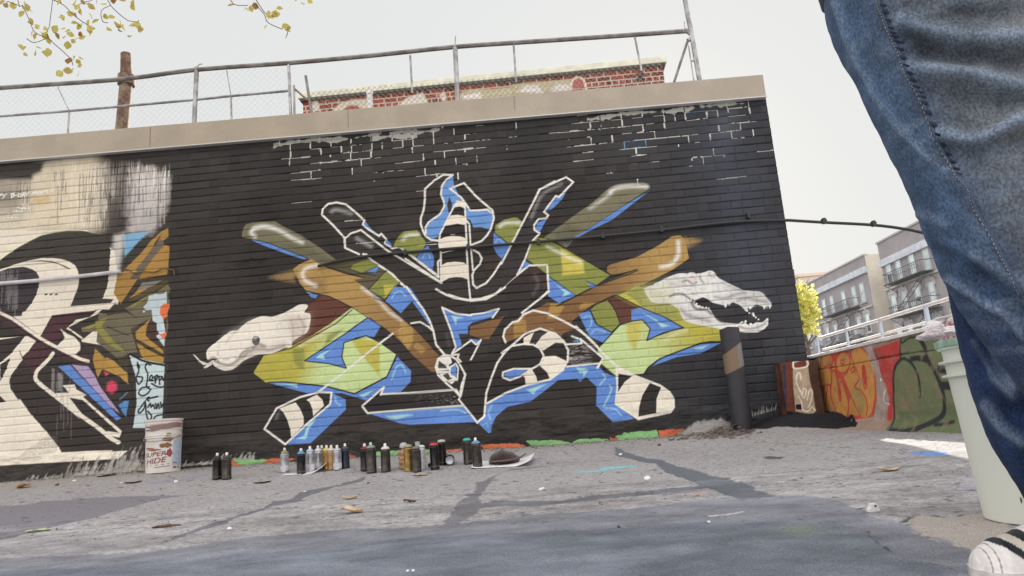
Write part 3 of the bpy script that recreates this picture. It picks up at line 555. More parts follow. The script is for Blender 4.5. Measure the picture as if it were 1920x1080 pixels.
p('K 125,362 250,330 450,330 480,560 300,565 220,540 150,440', (186, 182, 120), soft=.25, a=.75)
for s_, w_, a_ in (('K 470,470 540,435 620,430 690,465 740,505 800,560', 7, .65), ('K 640,275 690,252 730,270 780,298 820,280', 7, .7), ('K 870,200 880,240 920,290', 8, .4), ('K 1000,150 990,180 1060,210', 7, .35), ('K 760,560 800,620 860,640 960,650 1020,700', 12, .45), ('K 1060,470 1200,490 1350,440 1480,420', 12, .3), ('K 1380,520 1500,490 1620,520 1760,540', 14, .3), ('K 620,640 700,720 860,760 1000,800', 14, .28), ('K 480,300 600,320 800,330', 12, .2), ('K 1400,870 1500,900 1640,880 1740,830', 10, .35), ('K 1080,750 1130,800 1200,820', 8, .3), ('K 1180,290 1330,360 1440,400', 7, .25)):
    p(s_, (112, 104, 102), w=w_*px1*.45, closed=False, sm=True, soft=.022, a=min(1, a_*1.9))
def inside(pt, A):
    c_ = False
    for i in range(len(A)):
        a, b_ = A[i-1], A[i]
        if (a[1] > pt[1]) != (b_[1] > pt[1]) and pt[0] < (b_[0]-a[0])*(pt[1]-a[1])/(b_[1]-a[1])+a[0]: c_ = not c_
    return c_
hp_ = T(head)
for k in range(520):
    x, y = rs.uniform(130, 1820), rs.uniform(140, 640); q_ = (1190+x/7.111, 490+y/7.111)
    if inside(q_, hp_): L_ = rs.uniform(6, 34); p(np.array([q_, [q_[0]+L_/7, q_[1]+rs.uniform(-1, 1.5)]]), (150, 142, 138) if rs.rand() < .6 else (236, 234, 230), w=rs.uniform(.5, 2.2)*px1, closed=False, soft=.012, a=rs.uniform(.15, .5))
p('K 590,560 700,640 860,700 1010,720 1080,800 900,820 700,780 630,700', (160, 152, 148), soft=.09, a=.55); p('K 420,240 640,230 640,330 460,350', (176, 170, 164), soft=.08, a=.5); p('K 1400,440 1700,430 1800,560 1500,560', (178, 170, 166), soft=.09, a=.45)
p([[1190+(770+38*math.cos(a))/7.111, 490+(245+38*math.sin(a))/7.111] for a in np.linspace(0, 6.1, 14)], (216, 196, 192), soft=.01); hl('K 730,215 780,205 810,240', 3, .6, (130, 100, 100), .01)
for x, y, r_ in ((1500, 657, 14), (1530, 690, 11), (1580, 700, 18), (1590, 725, 14), (1615, 748, 12), (1650, 775, 11), (1435, 812, 12), (1480, 800, 15), (1550, 838, 20), (755, 515, 11), (795, 540, 12), (825, 565, 12), (870, 598, 12), (905, 610, 11), (955, 618, 13), (990, 625, 10)):
    p([[1190+(x+r_*math.cos(a))/7.111, 490+(y+r_*math.sin(a))/7.111] for a in np.linspace(0, 5.6, 9)], (226, 224, 220))
# foot of the wall: older colour showing, tar-black splashes
FL = [('B1 -40,885 90,888 200,940 0,948', 0), ('B1 200,870 550,843 760,880 850,828 1200,828 1235,850 1060,862 850,905 330,935 240,910', 1), ('B1 1235,808 1395,835 1395,870 1240,850', 0), ('B1 1360,792 1420,753 1620,768 1650,800 1620,830 1500,840 1450,800', 1),
      ('R2 230,1075 330,1050 480,1033 495,1095 260,1095', 1), ('R2 490,1038 645,1026 600,1065 500,1095', 0), ('B6 825,418 1100,425 1050,460 870,465', 1), ('B6 800,425 910,470 800,480', 0), ('B6 1045,458 1110,420 1200,412 1330,418 1200,455', 0), ('B7 60,438 135,450 130,475 50,475', 0), ('B7 290,420 525,402 500,450 330,470', 1), ('B7 945,400 1080,393 1060,425 940,430', 0), ('B7 1260,360 1400,345 1600,355 1680,385 1280,395', 0), ('B7 1670,320 1930,312 1930,375 1740,375', 1), ('B7 500,402 560,400 560,440 500,440', 1), ('B7 740,400 800,395 800,440 740,440', 1)]
for s_, k_ in FL: p(s_, ((200, 98, 54), (128, 186, 118))[k_], jag=.006, jags=.03)
p('R2 600,1080 640,1040 720,985 860,965 905,1000 900,1070 800,1100', (168, 164, 162), soft=.03, jag=.02, jags=.05)
for k in range(16):
    x = 1410+k*2.8+rs.uniform(-1, 1); y = 780-(x-1410)*.28; p(np.array([[x, y], [x+1.4, y], [x+rs.uniform(-1, 2), y-rs.uniform(4, 13)]]), (196, 194, 190), soft=.006)
# ---- bare mortar: the black coat misses the joints near the roofline
zA = np.clip((P[:, 0]+2.2)/.15, 0, 1)*np.clip((-.25-P[:, 0])/.5, 0, 1)*np.clip((P[:, 1]-2.36)/.32, 0, 1)
zB = np.clip((P[:, 0]-.25)/.25, 0, 1)*np.clip((1.93-P[:, 0])/.12, 0, 1)*np.clip((P[:, 1]-2.18)/.38, 0, 1)
zC = np.clip((P[:, 0]+.6)/.3, 0, 1)*np.clip((.6-P[:, 0])/.3, 0, 1)*np.clip((P[:, 1]-2.45)/.25, 0, 1)*.18
prz = np.clip(np.maximum(np.maximum(zA, zB), zC)*(.92+.55*vnoise(P, .22, 8)+.25*vnoise(P, .07, 19)), 0, 1)*.45
prz = np.maximum(prz, np.where(P[:, 0] > -1.6, .010, .004)*(P[:, 1] > 1.75))
seg = R8.rand(70000)[(B['row']*3001+B['col']*2+(B['fx'] > B['L']/2)) % 70000]
seg = np.where(B['shallow'], .62*R8.rand(70000)[(B['row']*401+(B['col']+(B['fx'] > B['L']/2))*97) % 70000], R8.rand(70000)[((B['row']+(B['fz'] > .5))*3001+B['col']*5) % 70000])
wj = .0030+.0030*np.clip(vnoise(P, .05, 44)+.35, 0, 1.2)+np.where(B['shallow'], .0016, 0)
mk = (B['d'] < wj) & (seg < prz) & (vnoise(P, .016, 71) > -.62)
cc = np.where((R8.rand(400)[(B['row']*13+(P[:, 0]*3+90).astype(int)) % 400] > .03)[:, None], lin((214, 212, 205)), np.where((B['row'] % 2 == 0)[:, None], lin((90, 150, 200)), lin((190, 70, 50))))
C.c[mk] = (C.c[mk]*.12+cc[mk]*.88)/KW
ragg = .018*vnoise(P, .11, 3)+.012*vnoise(P, .03, 4)
for xa_, xb2, zc_ in ((-2.2, -.75, 2.80), (-1.35, -.95, 2.765), (.5, 1.45, 2.765), (1.45, 1.85, 2.765)):
    zl_ = zc_+.010*np.sin(P[:, 0]*9); bare = (np.abs(P[:, 1]-zl_+.004) < np.clip(.013+ragg, 0, .03)) & (P[:, 0] > xa_) & (P[:, 0] < xb2) & (B['dxe'] > .004)
    C.c[bare] = C.c[bare]*.2+lin((192, 190, 182))*.8
p('P 1330,205 1380,195 1385,260 1340,290', (84, 88, 100), soft=.2, a=.5); 
p('P 1290,240 1400,230 1440,420 1450,560 1360,560 1330,400', (66, 72, 88), soft=.4, a=.45)
# joint shade painted into the colour, darkest in open bed joints; scuffs and overspray
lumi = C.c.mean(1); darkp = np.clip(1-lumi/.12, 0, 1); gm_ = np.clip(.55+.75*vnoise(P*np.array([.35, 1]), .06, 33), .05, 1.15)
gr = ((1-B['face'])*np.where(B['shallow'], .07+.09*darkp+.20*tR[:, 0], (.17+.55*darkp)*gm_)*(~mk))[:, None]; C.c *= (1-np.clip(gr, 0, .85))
ed = np.exp(-((B['fz']-.93)/.05)**2)*(~mk)*darkp*.2; C.c *= (1+ed)[:, None]  # painted highlight along each brick's upper edge
C.c *= (1+.05*fbm(P, .02, 55, 3)+.08*fbm(P, .3, 57, 3))[:, None]
lm_ = C.c.mean(1)[:, None]; C.c = lm_+(C.c-lm_)*.88
# relief: coarse render coat at the foot swallows the courses
foot = np.clip((.36+.05*vnoise(P, .4, 61)-P[:, 1])/.06, 0, 1)
rough = .012*fbm(P*np.array([1, 2.2]), .16, 62, 5)
yy = yy*(1-foot)+foot*(-.012+rough)
V = np.stack([P[:, 0], YW+yy, P[:, 1]], 1)
bld = thing('brick_building', 'long low brick building painted black with a snake and crocodile graffiti mural', 'building', loc=(0, 0, 0))
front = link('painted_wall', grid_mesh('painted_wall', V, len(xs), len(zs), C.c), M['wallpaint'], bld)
# return wall (right side) and the hidden sides, roof
Ps, xs2, zs2, Bs, ys = brick_sheet(0, 3.0, WZ0, WZ1, 2.86, 10, 18, 3)
cs = np.tile(lin((58, 58, 62))/KW, (len(Ps), 1))*(1+.3*(Bs['r2']-.5))[:, None]
side = link('side_wall', grid_mesh('side_wall', np.stack([WX1-ys-.001, YW+Ps[:, 0], Ps[:, 1]], 1), len(xs2), len(zs2), cs), M['wallpaint'], bld)
b = MB(); b.box((-14, YW+.02, 0), (WX0-.002, YW+.3, 2.9)); link('front_wall_end', b.mesh('front_wall_end'), mat('plain_dark_brick', tuple(lin((60, 54, 50))), .85, bump=.3), bld)
b = MB(); b.box((WX1-.3, YW+3.0, 0), (WX1-.004, 16, 2.9)); b.box((-14, 15.8, 0), (WX1-.29, 15.99, 2.898))
link('rear_wall', b.mesh('rear_wall'), mat('dark_brick', tuple(lin((70, 60, 56))), .85, var=.3, vs=10, bump=.3), bld)
b = MB(); b.box((-14, YW+.06, 2.93), (WX1-.05, 15.95, 2.99))
link('roof', b.mesh('roof'), mat('roofing_felt', (.12, .12, .125), .9, var=.3), bld)
def fas(p1, p2, p3, p4, y0):                   # corner pixels on the plane y0
    return [tuple(q) for q in onY(np.array([p1, p2, p3, p4]), y0)]
Q = onY(np.array([(0, 303), (1437, 181), (1426, 140), (0, 260)]), YW-.04)
xa = -5.4
def zl(a, b_, x): return a[2]+(b_[2]-a[2])*(x-a[0])/(b_[0]-a[0])
xe = Q[1][0]
b = MB(); b.prism([(xa, YW-.04, zl(Q[0], Q[1], xa)), (xe, YW-.04, Q[1][2]), (xe, YW-.04, Q[2][2]), (xa, YW-.04, zl(Q[3], Q[2], xa))], (0, .12, 0)); b.box((xe-.1, YW+.085, 2.8), (xe, 15.9, 3.0))
fa = link('fascia', b.mesh('fascia', bevel=.004), M['fascia'], bld)
for px_ in (283, 652, 965): 
    q = onY(np.array([(px_, 200)]), YW-.04)[0][0]; b = MB(); b.box((q-.0015, YW-.0425, 2.87), (q+.0015, YW-.0405, 3.05)); link('sheet_joint', b.mesh('sheet_joint'), mat('joint_shadow', (.18, .17, .16), .7), fa)
b = MB(); b.prism([(xa, YW-.052, zl(Q[0], Q[1], xa)-.006), (xe, YW-.052, Q[1][2]-.006), (xe, YW-.052, Q[1][2]+.002), (xa, YW-.052, zl(Q[0], Q[1], xa)+.002)], (0, .05, 0))
link('drip_edge', b.mesh('drip_edge'), M['edge'], bld)
# ------------------------------------------------------------------ cables and pipe on the wall
def wallpts(s, y, sm=True):
    q = onY(T(s), y); return smooth_line(q, 5) if sm else q
b = MB(); q = wallpts('P 596,499 640,488 700,479 800,470 900,462 1050,450 1200,436 1330,421 1400,415 1478,413', YW-.028)
q2 = smooth_line(onY(T('P 1478,413 1545,417 1638,422 1700,430 1740,439'), YW-.03), 5)
ext = np.array([[4.2, 5.5, 1.78], [6.5, 5.6, 1.9], [9.5, 5.8, 2.6]])
q3 = smooth_line(np.concatenate([q2[-1:], ext]), 6)
b.tube(np.concatenate([q, q2[1:], q3[1:]]), .0125, 8)
cb = thing('cable', 'black cable sagging across the mural and off the right corner of the black wall', 'cable', me=b.mesh('cable', True), mat=M['blackcable'])
for pp in ((1545, 416), (1638, 421)):
    c0 = onY(np.array([pp]), YW-.03)[0]; b = MB(); b.box(c0+[-.014, -.018, -.016], c0+[.014, .018, .03]); b.box(c0+[-.026, -.008, .006], c0+[.026, .008, .018])
    link('clamp', b.mesh('clamp', bevel=.003), M['blackcable'], cb)
for pp in ((760, 474), (878, 464), (1010, 454), (1130, 443), (1240, 431), (1403, 405)):
    c0 = onY(np.array([pp]), YW-.02)[0]; b = MB(); b.box(c0+[-.012, -.022, -.022], c0+[.012, .015, .024]); link('clip', b.mesh('clip', bevel=.003), M['blackcable'], cb)
pm = mat('pole_wood', (.16, .12, .09), .85, var=.4, vs=6, bump=.4, bs=30)
b = MB(); b.tube([(9.6, 5.8, -.1), (9.6, 5.8, 7.5)], [.15, .11], 12); thing('utility_pole', 'brown wooden utility pole carrying the black cable beyond the right of the yard', 'pole', me=b.mesh('utility_pole', True), mat=pm)
b = MB(); b.tube(wallpts('P -60,536 60,527 150,518 226,509', YW-.03), .017, 10)
cd_ = thing('conduit', 'pale grey conduit pipe fixed along the left part of the painted wall', 'pipe', me=b.mesh('conduit', True), mat=mat('pale_conduit', tuple(lin((196, 192, 198))), .5, var=.15, vs=9))
b = MB(); b.tube(wallpts('P 224,509 238,505 252,512 270,509 290,510 306,503 316,505 325,507 327,516', YW-.018), .006, 6)
link('loose_wire', b.mesh('loose_wire', True), mat('old_wire', tuple(lin((120, 96, 50))), .7, var=.6, vs=9, col2=(.03, .03, .03)), cd_)
# ------------------------------------------------------------------ standpipe at the wall
c0 = onG(np.array([(1393, 800)]))[0]; ztop = onY(np.array([(1374, 616)]), YW-.2)[0][2]
b = MB(); rp = .072; b.lathe([(0, -.03), (rp, -.03), (rp, ztop-.012), (rp-.012, ztop), (0, ztop)], 32)
me = b.mesh('bollard', True)
seg_ = 48; zs_ = np.arange(-.03, ztop, .005); th_ = np.linspace(0, 2*np.pi, seg_*2+1)
TH, ZZ = np.meshgrid(th_, zs_); nb = np.stack([TH.ravel(), ZZ.ravel()], 1)
cc = np.tile(lin((42, 42, 48))/KW, (len(nb), 1)); cc *= (1+.25*fbm(nb*np.array([.08, 1]), .05, 3))[:, None]
a_ = nb[:, 0]; zz = nb[:, 1]; fz_ = (np.cos(a_-math.radians(270)))  # towards the camera
lo = ztop-.42*(ztop-.12)+.03*np.cos(a_); hi = ztop-.20*(ztop-.12)+.045*np.cos(a_)-.02
band = (zz > lo) & (zz < hi+.02)
tcol = np.where((np.cos(a_-math.radians(235)) > .6)[:, None], lin((118, 98, 78)), lin((112, 112, 114)))/KW
cc[band] = tcol[band]; 
Vb = np.stack([rp*np.cos(TH).ravel(), rp*np.sin(TH).ravel(), ZZ.ravel()], 1)
bo = thing('bollard', 'round black pipe bollard with a tan and grey band in front of the mural', 'bollard', me=me, mat=mat('black_paint', (.035, .035, .04), .5), loc=(onY(np.array([(1392, 797)]), YW-.2)[0][0], YW-.2, 0))
pb = link('painted_band', grid_mesh('painted_band', Vb*np.array([1.012, 1.012, 1]), len(th_), len(zs_), cc), mat('bollard_paint', (1, 1, 1), .55, attr=True, bump=.35, bs=40, grain=.1), bo)
# ------------------------------------------------------------------ fence and structures on the roof
YF = 5.8
fence = thing('rooftop_fence', 'tall chain-link fence with grey pipe rails along the roof edge above the mural', 'fence')
def rail(name, pts, r, mt='darkpipe', y=YF, par=fence, seg=7, extend=None):
    q = onY(T(pts), y)
    b = MB(); b.tube(smooth_line(q, 3), r, seg); return link(name, b.mesh(name, True), M[mt], par)
rail('top_rail', 'P -900,236 -400,198 0,165 225,149 366,131 545,118 700,104 853,88 1000,78 1150,68 1292,58', .021)
rail('mid_rail', 'P -900,285 -400,250 0,218 130,208 365,187 433,180 545,170', .012, 'galv')
for s_, r_, m_ in (('P 369,126 364,232', .021, 'galv'), ('P -160,178 -190,310', .021, 'galv'), ('P 130,208 127,252', .009, 'galv'), ('P 433,180 434,226', .009, 'galv'), ('P 108,163 130,208', .005, 'galv'), ('P 425,132 433,180', .005, 'galv'), ('P 541,118 545,216', .014, 'galv'), ('P 853,86 858,190', .023, 'galv'), ('P 769,104 773,175', .010, 'galv'), ('P 963,84 968,155', .010, 'galv'),
                   ('P 1190,67 1203,133', .010, 'galv'), ('P 1275,-60 1288,20 1296,60 1312,152', .022, 'galv'), ('P 551,160 552,216', .011, 'galv'), ('P 573,142 584,212', .013, 'darkpipe'), ('P 1291,85 1301,151', .006, 'galv')):
    rail('post', s_, r_, m_)
rail('brace', 'P 1289,78 1280,105 1264,154', .012); rail('brace', 'P 553,167 577,188', .010, 'darkpipe'); rail('brace', 'P 1296,114 1306,115', .009, 'galv')
rail('bracket', 'P 1284,56 1297,66 1290,76', .02, 'galv')
rail('wire_tip', 'P 853,86 854,68', .005, 'galv'); rail('wire_tip', 'P 369,128 373,121 379,120', .005, 'galv'); rail('wire_tip', 'P 1284,57 1283,40', .004, 'galv')
# chain link: diamond wires, drawn taut between roof edge and rails
def chain(xa, xb, zlo, zhi, y, s=.055, r=.0011, name='chain_link'):
    b = MB(); w_ = xb-xa; 
    def ztop(x): return zhi(x)
    k = -int(1.2/s)
    X = xa-1.2
    while X < xb+.05:
        for sg in (1, -1):
            x0, z0_ = X, zlo
            L_ = 1.2; x1 = X+sg*L_ if sg > 0 else X+L_-L_*1.0
            a = (X, zlo) if sg > 0 else (X+L_, zlo); c_ = (X+L_, zlo+L_) if sg > 0 else (X, zlo+L_)
            # clip in x and below the top line
            pts = [(a[0]+(c_[0]-a[0])*t, a[1]+(c_[1]-a[1])*t) for t in np.linspace(0, 1, 60)]
            pts = [q for q in pts if xa <= q[0] <= xb and q[1] <= zhi(q[0])]
            if len(pts) > 2: b.tube([(pts[0][0], y, pts[0][1]), (pts[-1][0], y, pts[-1][1])], r, 3, False)
        X += s
    return b.mesh(name)
TR = onY(T('P 0,165 545,120 853,90 1290,58'), YF); MR = onY(T('P 0,218 545,170'), YF)
topz = lambda x: float(np.interp(x, TR[:, 0], TR[:, 2]))
CL = onY(T('P 580,170 1243,114'), YF); clz = lambda x: float(np.interp(x, CL[:, 0], CL[:, 2]))
link('chain_link', chain(TR[0][0]-1.8, TR[1][0], 2.99, topz, YF+.02, .06, .0006), mat('bright_wire', (.5, .5, .5), .4, metal=.3), fence)
link('chain_link', chain(CL[0][0]-.02, CL[1][0], 2.99, clz, YF+.02, .052, .0022), mat('fence_wire_old', (.34, .33, .28), .6), fence)
q = onY(T('P 236,101 237,150 228,246'), 6.6)
b = MB(); b.tube([q[0], (q[0]+q[1])/2, q[1], q[2]], [.052, .055, .062, .062], 14); b.tube([q[1]+[0, 0, .05], q[1]+[0, 0, -.06]], .085, 14); b.tube([q[2], q[2]-[0, 0, .3]], .062, 12)
fl = thing('flue_pipe', 'rusty iron flue pipe with a collar standing on the roof behind the fence', 'chimney', me=b.mesh('flue_pipe', True), mat=M['rust'])
q = onY(T('P 693,173 694,215'), 7.5); b = MB(); b.tube([q[0], q[1]-[0, 0, .4]], [.036, .036], 12); b.tube([q[0]+[0, 0, .01], q[0]-[0, 0, .03]], .042, 12)
thing('vent_pipe', 'white capped vent pipe in front of the red brick bulkhead on the roof', 'pipe', me=b.mesh('vent_pipe', True), mat=M['white'])
YB = 8.5
qb = onY(T('P 568,186 1243,128 568,172 1243,114'), YB); bz = min(qb[0][2], qb[1][2]); zt = (qb[2][2]+qb[3][2])/2; zb_ = (qb[0][2]+qb[1][2])/2
bx0, bx1 = qb[0][0], qb[1][0]
Pb, xb_, zb2, Bb, yb = brick_sheet(bx0, bx1, 3.0, zb_, zb_, 8, 22, 12, .008)
Cb = Canvas(Pb, lambda p: onY(p, YB)[:, [0, 2]])
Cb.base((146, 66, 50)); Cb.c *= (1+.5*(Bb['r1']-.5))[:, None]
Cb.c[Bb['r2'] > .8] *= .62
jm = (Bb['d'] < .0085); Cb.c[jm] = lin((196, 188, 178))/KW
for s_, c_ in (('D2 420,760 460,740 480,830 420,840', (220, 214, 206)), ('D2 560,840 620,780 720,745 850,740 850,860 560,870', (214, 206, 190)), ('D2 640,830 700,790 760,790 800,830', (150, 60, 50)), ('D2 1060,790 1120,740 1250,690 1300,780 1200,800', (222, 216, 206)), ('D2 1370,710 1420,690 1430,750 1400,760', (222, 216, 206)), ('D2 1520,700 1620,670 1760,670 1920,650 1930,740 1520,780', (200, 190, 160)), ('D2 1540,720 1680,690 1700,740 1560,750', (232, 226, 224)),
               ('D3 0,630 200,610 440,600 470,670 0,720', (196, 186, 156)), ('D3 40,690 100,640 200,640 230,700', (226, 222, 222)), ('D3 280,690 330,630 420,630 440,680', (220, 212, 212)), ('D3 440,660 460,600 500,580 540,610 555,665', (178, 100, 104)), ('D3 930,540 990,540 985,600 940,620', (70, 62, 66))):
    Cb.put(s_, c_, soft=.03, a=.85)
Cb.put('D3 440,665 455,600 500,578 540,605 557,668', (226, 214, 190), w=.03, closed=False, sm=True)
bh = thing('roof_bulkhead', 'red brick rooftop bulkhead with white coping and faded white graffiti behind the fence', 'building')
link('brick_face', grid_mesh('brick_face', np.stack([Pb[:, 0], YB+yb, Pb[:, 1]], 1), len(xb_), len(zb2), Cb.c), M['roughpaint'], bh)
b = MB(); b.box((bx0, YB+.02, 2.98), (bx1-.002, YB+2.5, zb_-.002)); link('brick_body', b.mesh('brick_body'), mat('red_brick', tuple(lin((130, 66, 52))), .9, var=.3, vs=12, bump=.3), bh)
b = MB(); b.box((bx0-.05, YB-.06, zb_+.02), (bx1+.05, YB+2.55, zt)); link('coping', b.mesh('coping', bevel=.006), mat('cream_coping', tuple(lin((226, 224, 206))), .7, var=.1), bh)
b = MB(); b.box((bx0-.03, YB-.04, zb_-.004), (bx1+.03, YB+2.53, zb_+.019)); link('coping_edge', b.mesh('coping_edge'), mat('dark_edge', (.12, .12, .11), .7), bh)
# ------------------------------------------------------------------ yard ground
ty = np.exp(np.linspace(math.log(.55), math.log(5.62), 900)); tx = np.concatenate([np.linspace(-1.9, -.85, 90)[:-1], np.linspace(-.85, .85, 1150), np.linspace(.85, 1.9, 90)[1:]])
TX, TY = np.meshgrid(tx, ty); GP = np.stack([(TX*TY).ravel(), TY.ravel()], 1)
gxy = lambda p: onG(p)[:, :2]
G = Canvas(GP, gxy, .90)
LT = (150, 148, 151); DKG = (114, 117, 128)
G.base(LT)
q = G.put
nz1 = fbm(GP, .5, 91, 5); G.c *= (1+.10*nz1)[:, None]
sp = fbm(GP, .012, 93, 3); G.c *= (1+.28*sp)[:, None]
bz_ = ss((GP[:, 1]-4.3)/.9)[:, None]*.35; G.c = G.c*(1-bz_)+lin((140, 136, 134))/.9*bz_
spots = fbm(GP, .03, 95, 2) > .78; G.c[spots] *= .55
J = dict(jag=.012, jags=.05, soft=.006)
height = np.zeros(len(GP))
def dig(s, depth, w=None, soft=.02, sm=False, **k):
    A = gxy(T(s)); 
    if sm: A = smooth_line(A, 5)
    m = .1; bb = (GP[:, 0] > A[:, 0].min()-m) & (GP[:, 0] < A[:, 0].max()+m) & (GP[:, 1] > A[:, 1].min()-m) & (GP[:, 1] < A[:, 1].max()+m)
    i = np.nonzero(bb)[0]; d = G._sd(GP[i], A, w is None, w is None)
    if w: d = d-w/2
    d = d+.012*fbm(GP[i], .05, 5, 3); height[i] -= depth*np.clip(.5-d/soft, 0, 1)
FG = 'P -200,1060 0,1046 120,1040 200,1037 330,1030 430,1012 540,1000 640,992 800,986 835,981 930,976 1010,965 1100,960 1240,949 1270,942 1370,931 1460,927 1550,933 1620,955 1640,973 1690,977 1727,1002 1760,1015 1816,1027 1840,1036 1990,1060 2300,1200 2300,2200 -600,2200'
q('G1 -200,275 0,262 130,258 250,238 350,235 520,222 800,205 960,204 1075,203 980,218 900,228 800,255 640,298 520,330 440,350 280,385 180,408 100,432 0,452 -200,490', (122, 120, 128), **J)
dig('G1 -200,275 0,262 350,235 800,205 1070,203 900,228 640,298 440,350 280,385 100,432 0,452 -200,490', .004)
def crk(s, w=.006, c=(84, 84, 90), d=.004, a=.9): q(s, c, w=w, closed=False, sm=True, soft=.005, jag=.006, jags=.04, a=a); dig(s, d, w, .008, True)
CRP = 'G1 920,465 1080,402 1200,360 1290,330 1350,310 1480,272 1540,235 1640,225 1680,190 1820,160 1920,140 G2 60,168 110,140 180,125 250,100 240,128 110,152 0,186 G1 1700,222 1710,240 1620,250 1530,262 1480,285 1350,322 1290,345 1270,370 1180,390 1100,415 930,472'
q(CRP, (108, 108, 116), **J); dig(CRP, .004)
V1 = 'G2 870,130 905,126 960,105 1020,80 985,105 945,150 920,185 900,210 900,240 922,262 870,310 790,362 690,366 720,320 765,270 775,240 835,212 800,200 870,188 880,160'
q(V1, (112, 112, 118), **J); dig(V1, .004)
V2 = 'G2 900,252 980,235 1060,230 1180,232 1300,230 1420,215 1560,200 1740,185 1930,168 1930,196 1700,212 1500,232 1340,252 1180,270 1040,262 920,276'
q(V2, (104, 106, 112), **J); dig(V2, .006)
V3 = 'G3 -20,105 60,140 150,165 230,172 300,205 430,232 480,258 570,263 620,290 690,300 740,330 790,352 850,362 750,380 620,372 530,345 430,300 330,268 240,232 190,195 60,170 -20,150'
q(V3, (98, 103, 112), **J); dig(V3, .006); q('G3 0,355 200,330 440,308 500,315 440,330 300,343 150,355 0,370', (98, 103, 112), **J); dig('G3 0,355 440,310 300,343 0,370', .005)
q('G3 350,350 480,338 470,358 370,365', (178, 150, 155), soft=.03, a=.5)
# the newer, darker blacktop in front
q(FG, (124, 126, 136), **J); dig(FG, .003, soft=.03)
q('G1 -100,480 200,440 500,420 700,440 900,470 700,520 300,540 -100,560', (140, 139, 144), soft=.2, a=.6)
q('P -200,1085 200,1058 480,1035 700,1015 900,1000 1130,992 1300,978 1460,972 1560,980 1630,1000 1650,1016 1691,1045 1745,1055 1800,1072 1900,1120 2200,1400 2200,2200 -600,2200', (112, 118, 130), soft=.05, jag=.03, jags=.12)
dig('P 1560,980 1630,1000 1650,1016 1691,1045 1745,1055 1800,1072 1900,1120 2200,1400 2200,2200 1000,2200 1200,1100 1400,1000', -.008, soft=.01)
FGm = (GP[:, 1] < 3.0)[:, None]
ink = np.clip(fbm(GP*np.array([.5, 1.]), .10, 97, 4)*1.5, -1, 1)[:, None]
G.c = np.where(FGm, G.c*(1+.20*ink), G.c); mid = fbm(GP*np.array([.7, 1.]), .055, 99, 5)[:, None]; G.c = np.where(FGm, G.c*(1+.22*mid), G.c); pit = fbm(GP, .02, 121, 3) > .72; G.c[pit & FGm[:, 0]] *= .8; big = fbm(GP*np.array([.45, 1.]), .35, 98, 4)[:, None]; G.c = np.where(FGm, G.c*(1+.16*big), G.c)
q('G3 820,520 1000,520 1100,560 960,590 840,560', (128, 136, 112), soft=.10, a=.6); q('G3 470,462 560,452 660,440 660,446 560,460 480,466', (190, 188, 184), soft=.006, a=.8)
crk('G3 1150,517 1230,528 1310,546 1340,590 1400,635 1500,690 1560,705 1650,722 1750,762 1850,785', .005, (70, 72, 80))
q('G3 1520,500 1600,465 1750,475 1900,455 2050,440 2100,640 1900,662 1850,640 1750,600 1600,570 1570,530', (168, 160, 156), **J)
for s_ in ('G3 600,275 680,268 750,262 850,240 950,235 1080,213', 'G3 780,303 900,297 1000,290 1180,275 1330,260', 'G3 660,60 780,80 900,92 1000,97 1200,110 1400,118 1530,132', 'G2 1050,66 1180,55 1300,40 1450,25 1600,12 1760,-2', 'G1 0,220 80,212 220,200', 'G1 380,232 480,212 600,192', 'G1 620,192 780,160 900,138 1050,112', 'G1 1075,203 1200,180 1300,155 1400,125 1600,88 1720,80', 'G3 1510,498 1560,470 1620,462 1720,478 1850,465 1920,452', 'G1 340,155 460,145 520,130', 'G3 120,155 200,148 300,135 400,130', 'G2 640,385 700,370', 'G1 1270,345 1400,330 1550,322', 'G3 1500,500 1600,470 1700,475', 'G1 900,310 1010,290', 'G2 0,180 30,170', 'G3 1730,332 1880,334', 'G3 800,115 850,128 1000,110'):
    crk(s_, rnd.uniform(.004, .009))
crk('G1 -60,450 0,440 60,430 140,420', .02, (90, 90, 94))
q('G3 760,160 800,155 880,160 860,172 780,172', (86, 84, 90), soft=.01); q('B7 1500,570 1700,555 1930,540 1700,572 1500,585', (110, 110, 116), soft=.01, a=.8)
q('G3 1530,140 1570,128 1640,130 1700,124 1730,135 1752,148 1700,152 1640,156 1560,150', (98, 134, 190), jag=.02, soft=.01, a=.85); q('G3 1790,318 1840,305 1870,300 1880,328 1820,325', (140, 130, 170), jag=.02, soft=.03, a=.45); q('G3 1770,252 1860,245 1870,258', (130, 120, 160), soft=.01, a=.6)
q('G2 1430,78 1560,66 1600,50 1780,40 1780,48 1620,60 1560,72 1440,82', (110, 190, 205), soft=.012, a=.75, jag=.012); q('G1 820,135 1000,120 1180,85 1180,95 1000,130 850,142', (130, 128, 170), soft=.02, a=.6)
q('G2 280,330 500,315 400,335', (120, 118, 122), soft=.015, a=.7); q('G2 300,255 440,248 330,262', (118, 116, 120), soft=.015, a=.7)
for k in range(150):
    x, y = rnd.uniform(0, 1850), rnd.uniform(880, 990); L_ = rnd.uniform(4, 20); q(np.array([[x, y], [x+L_*.5, y-1.2], [x+L_, y-.2], [x+L_*.6, y+1.5]]), rnd.choice([(92, 88, 88), (104, 98, 94), (110, 108, 112)]), jag=.01, jags=.02, soft=.008, a=.8)
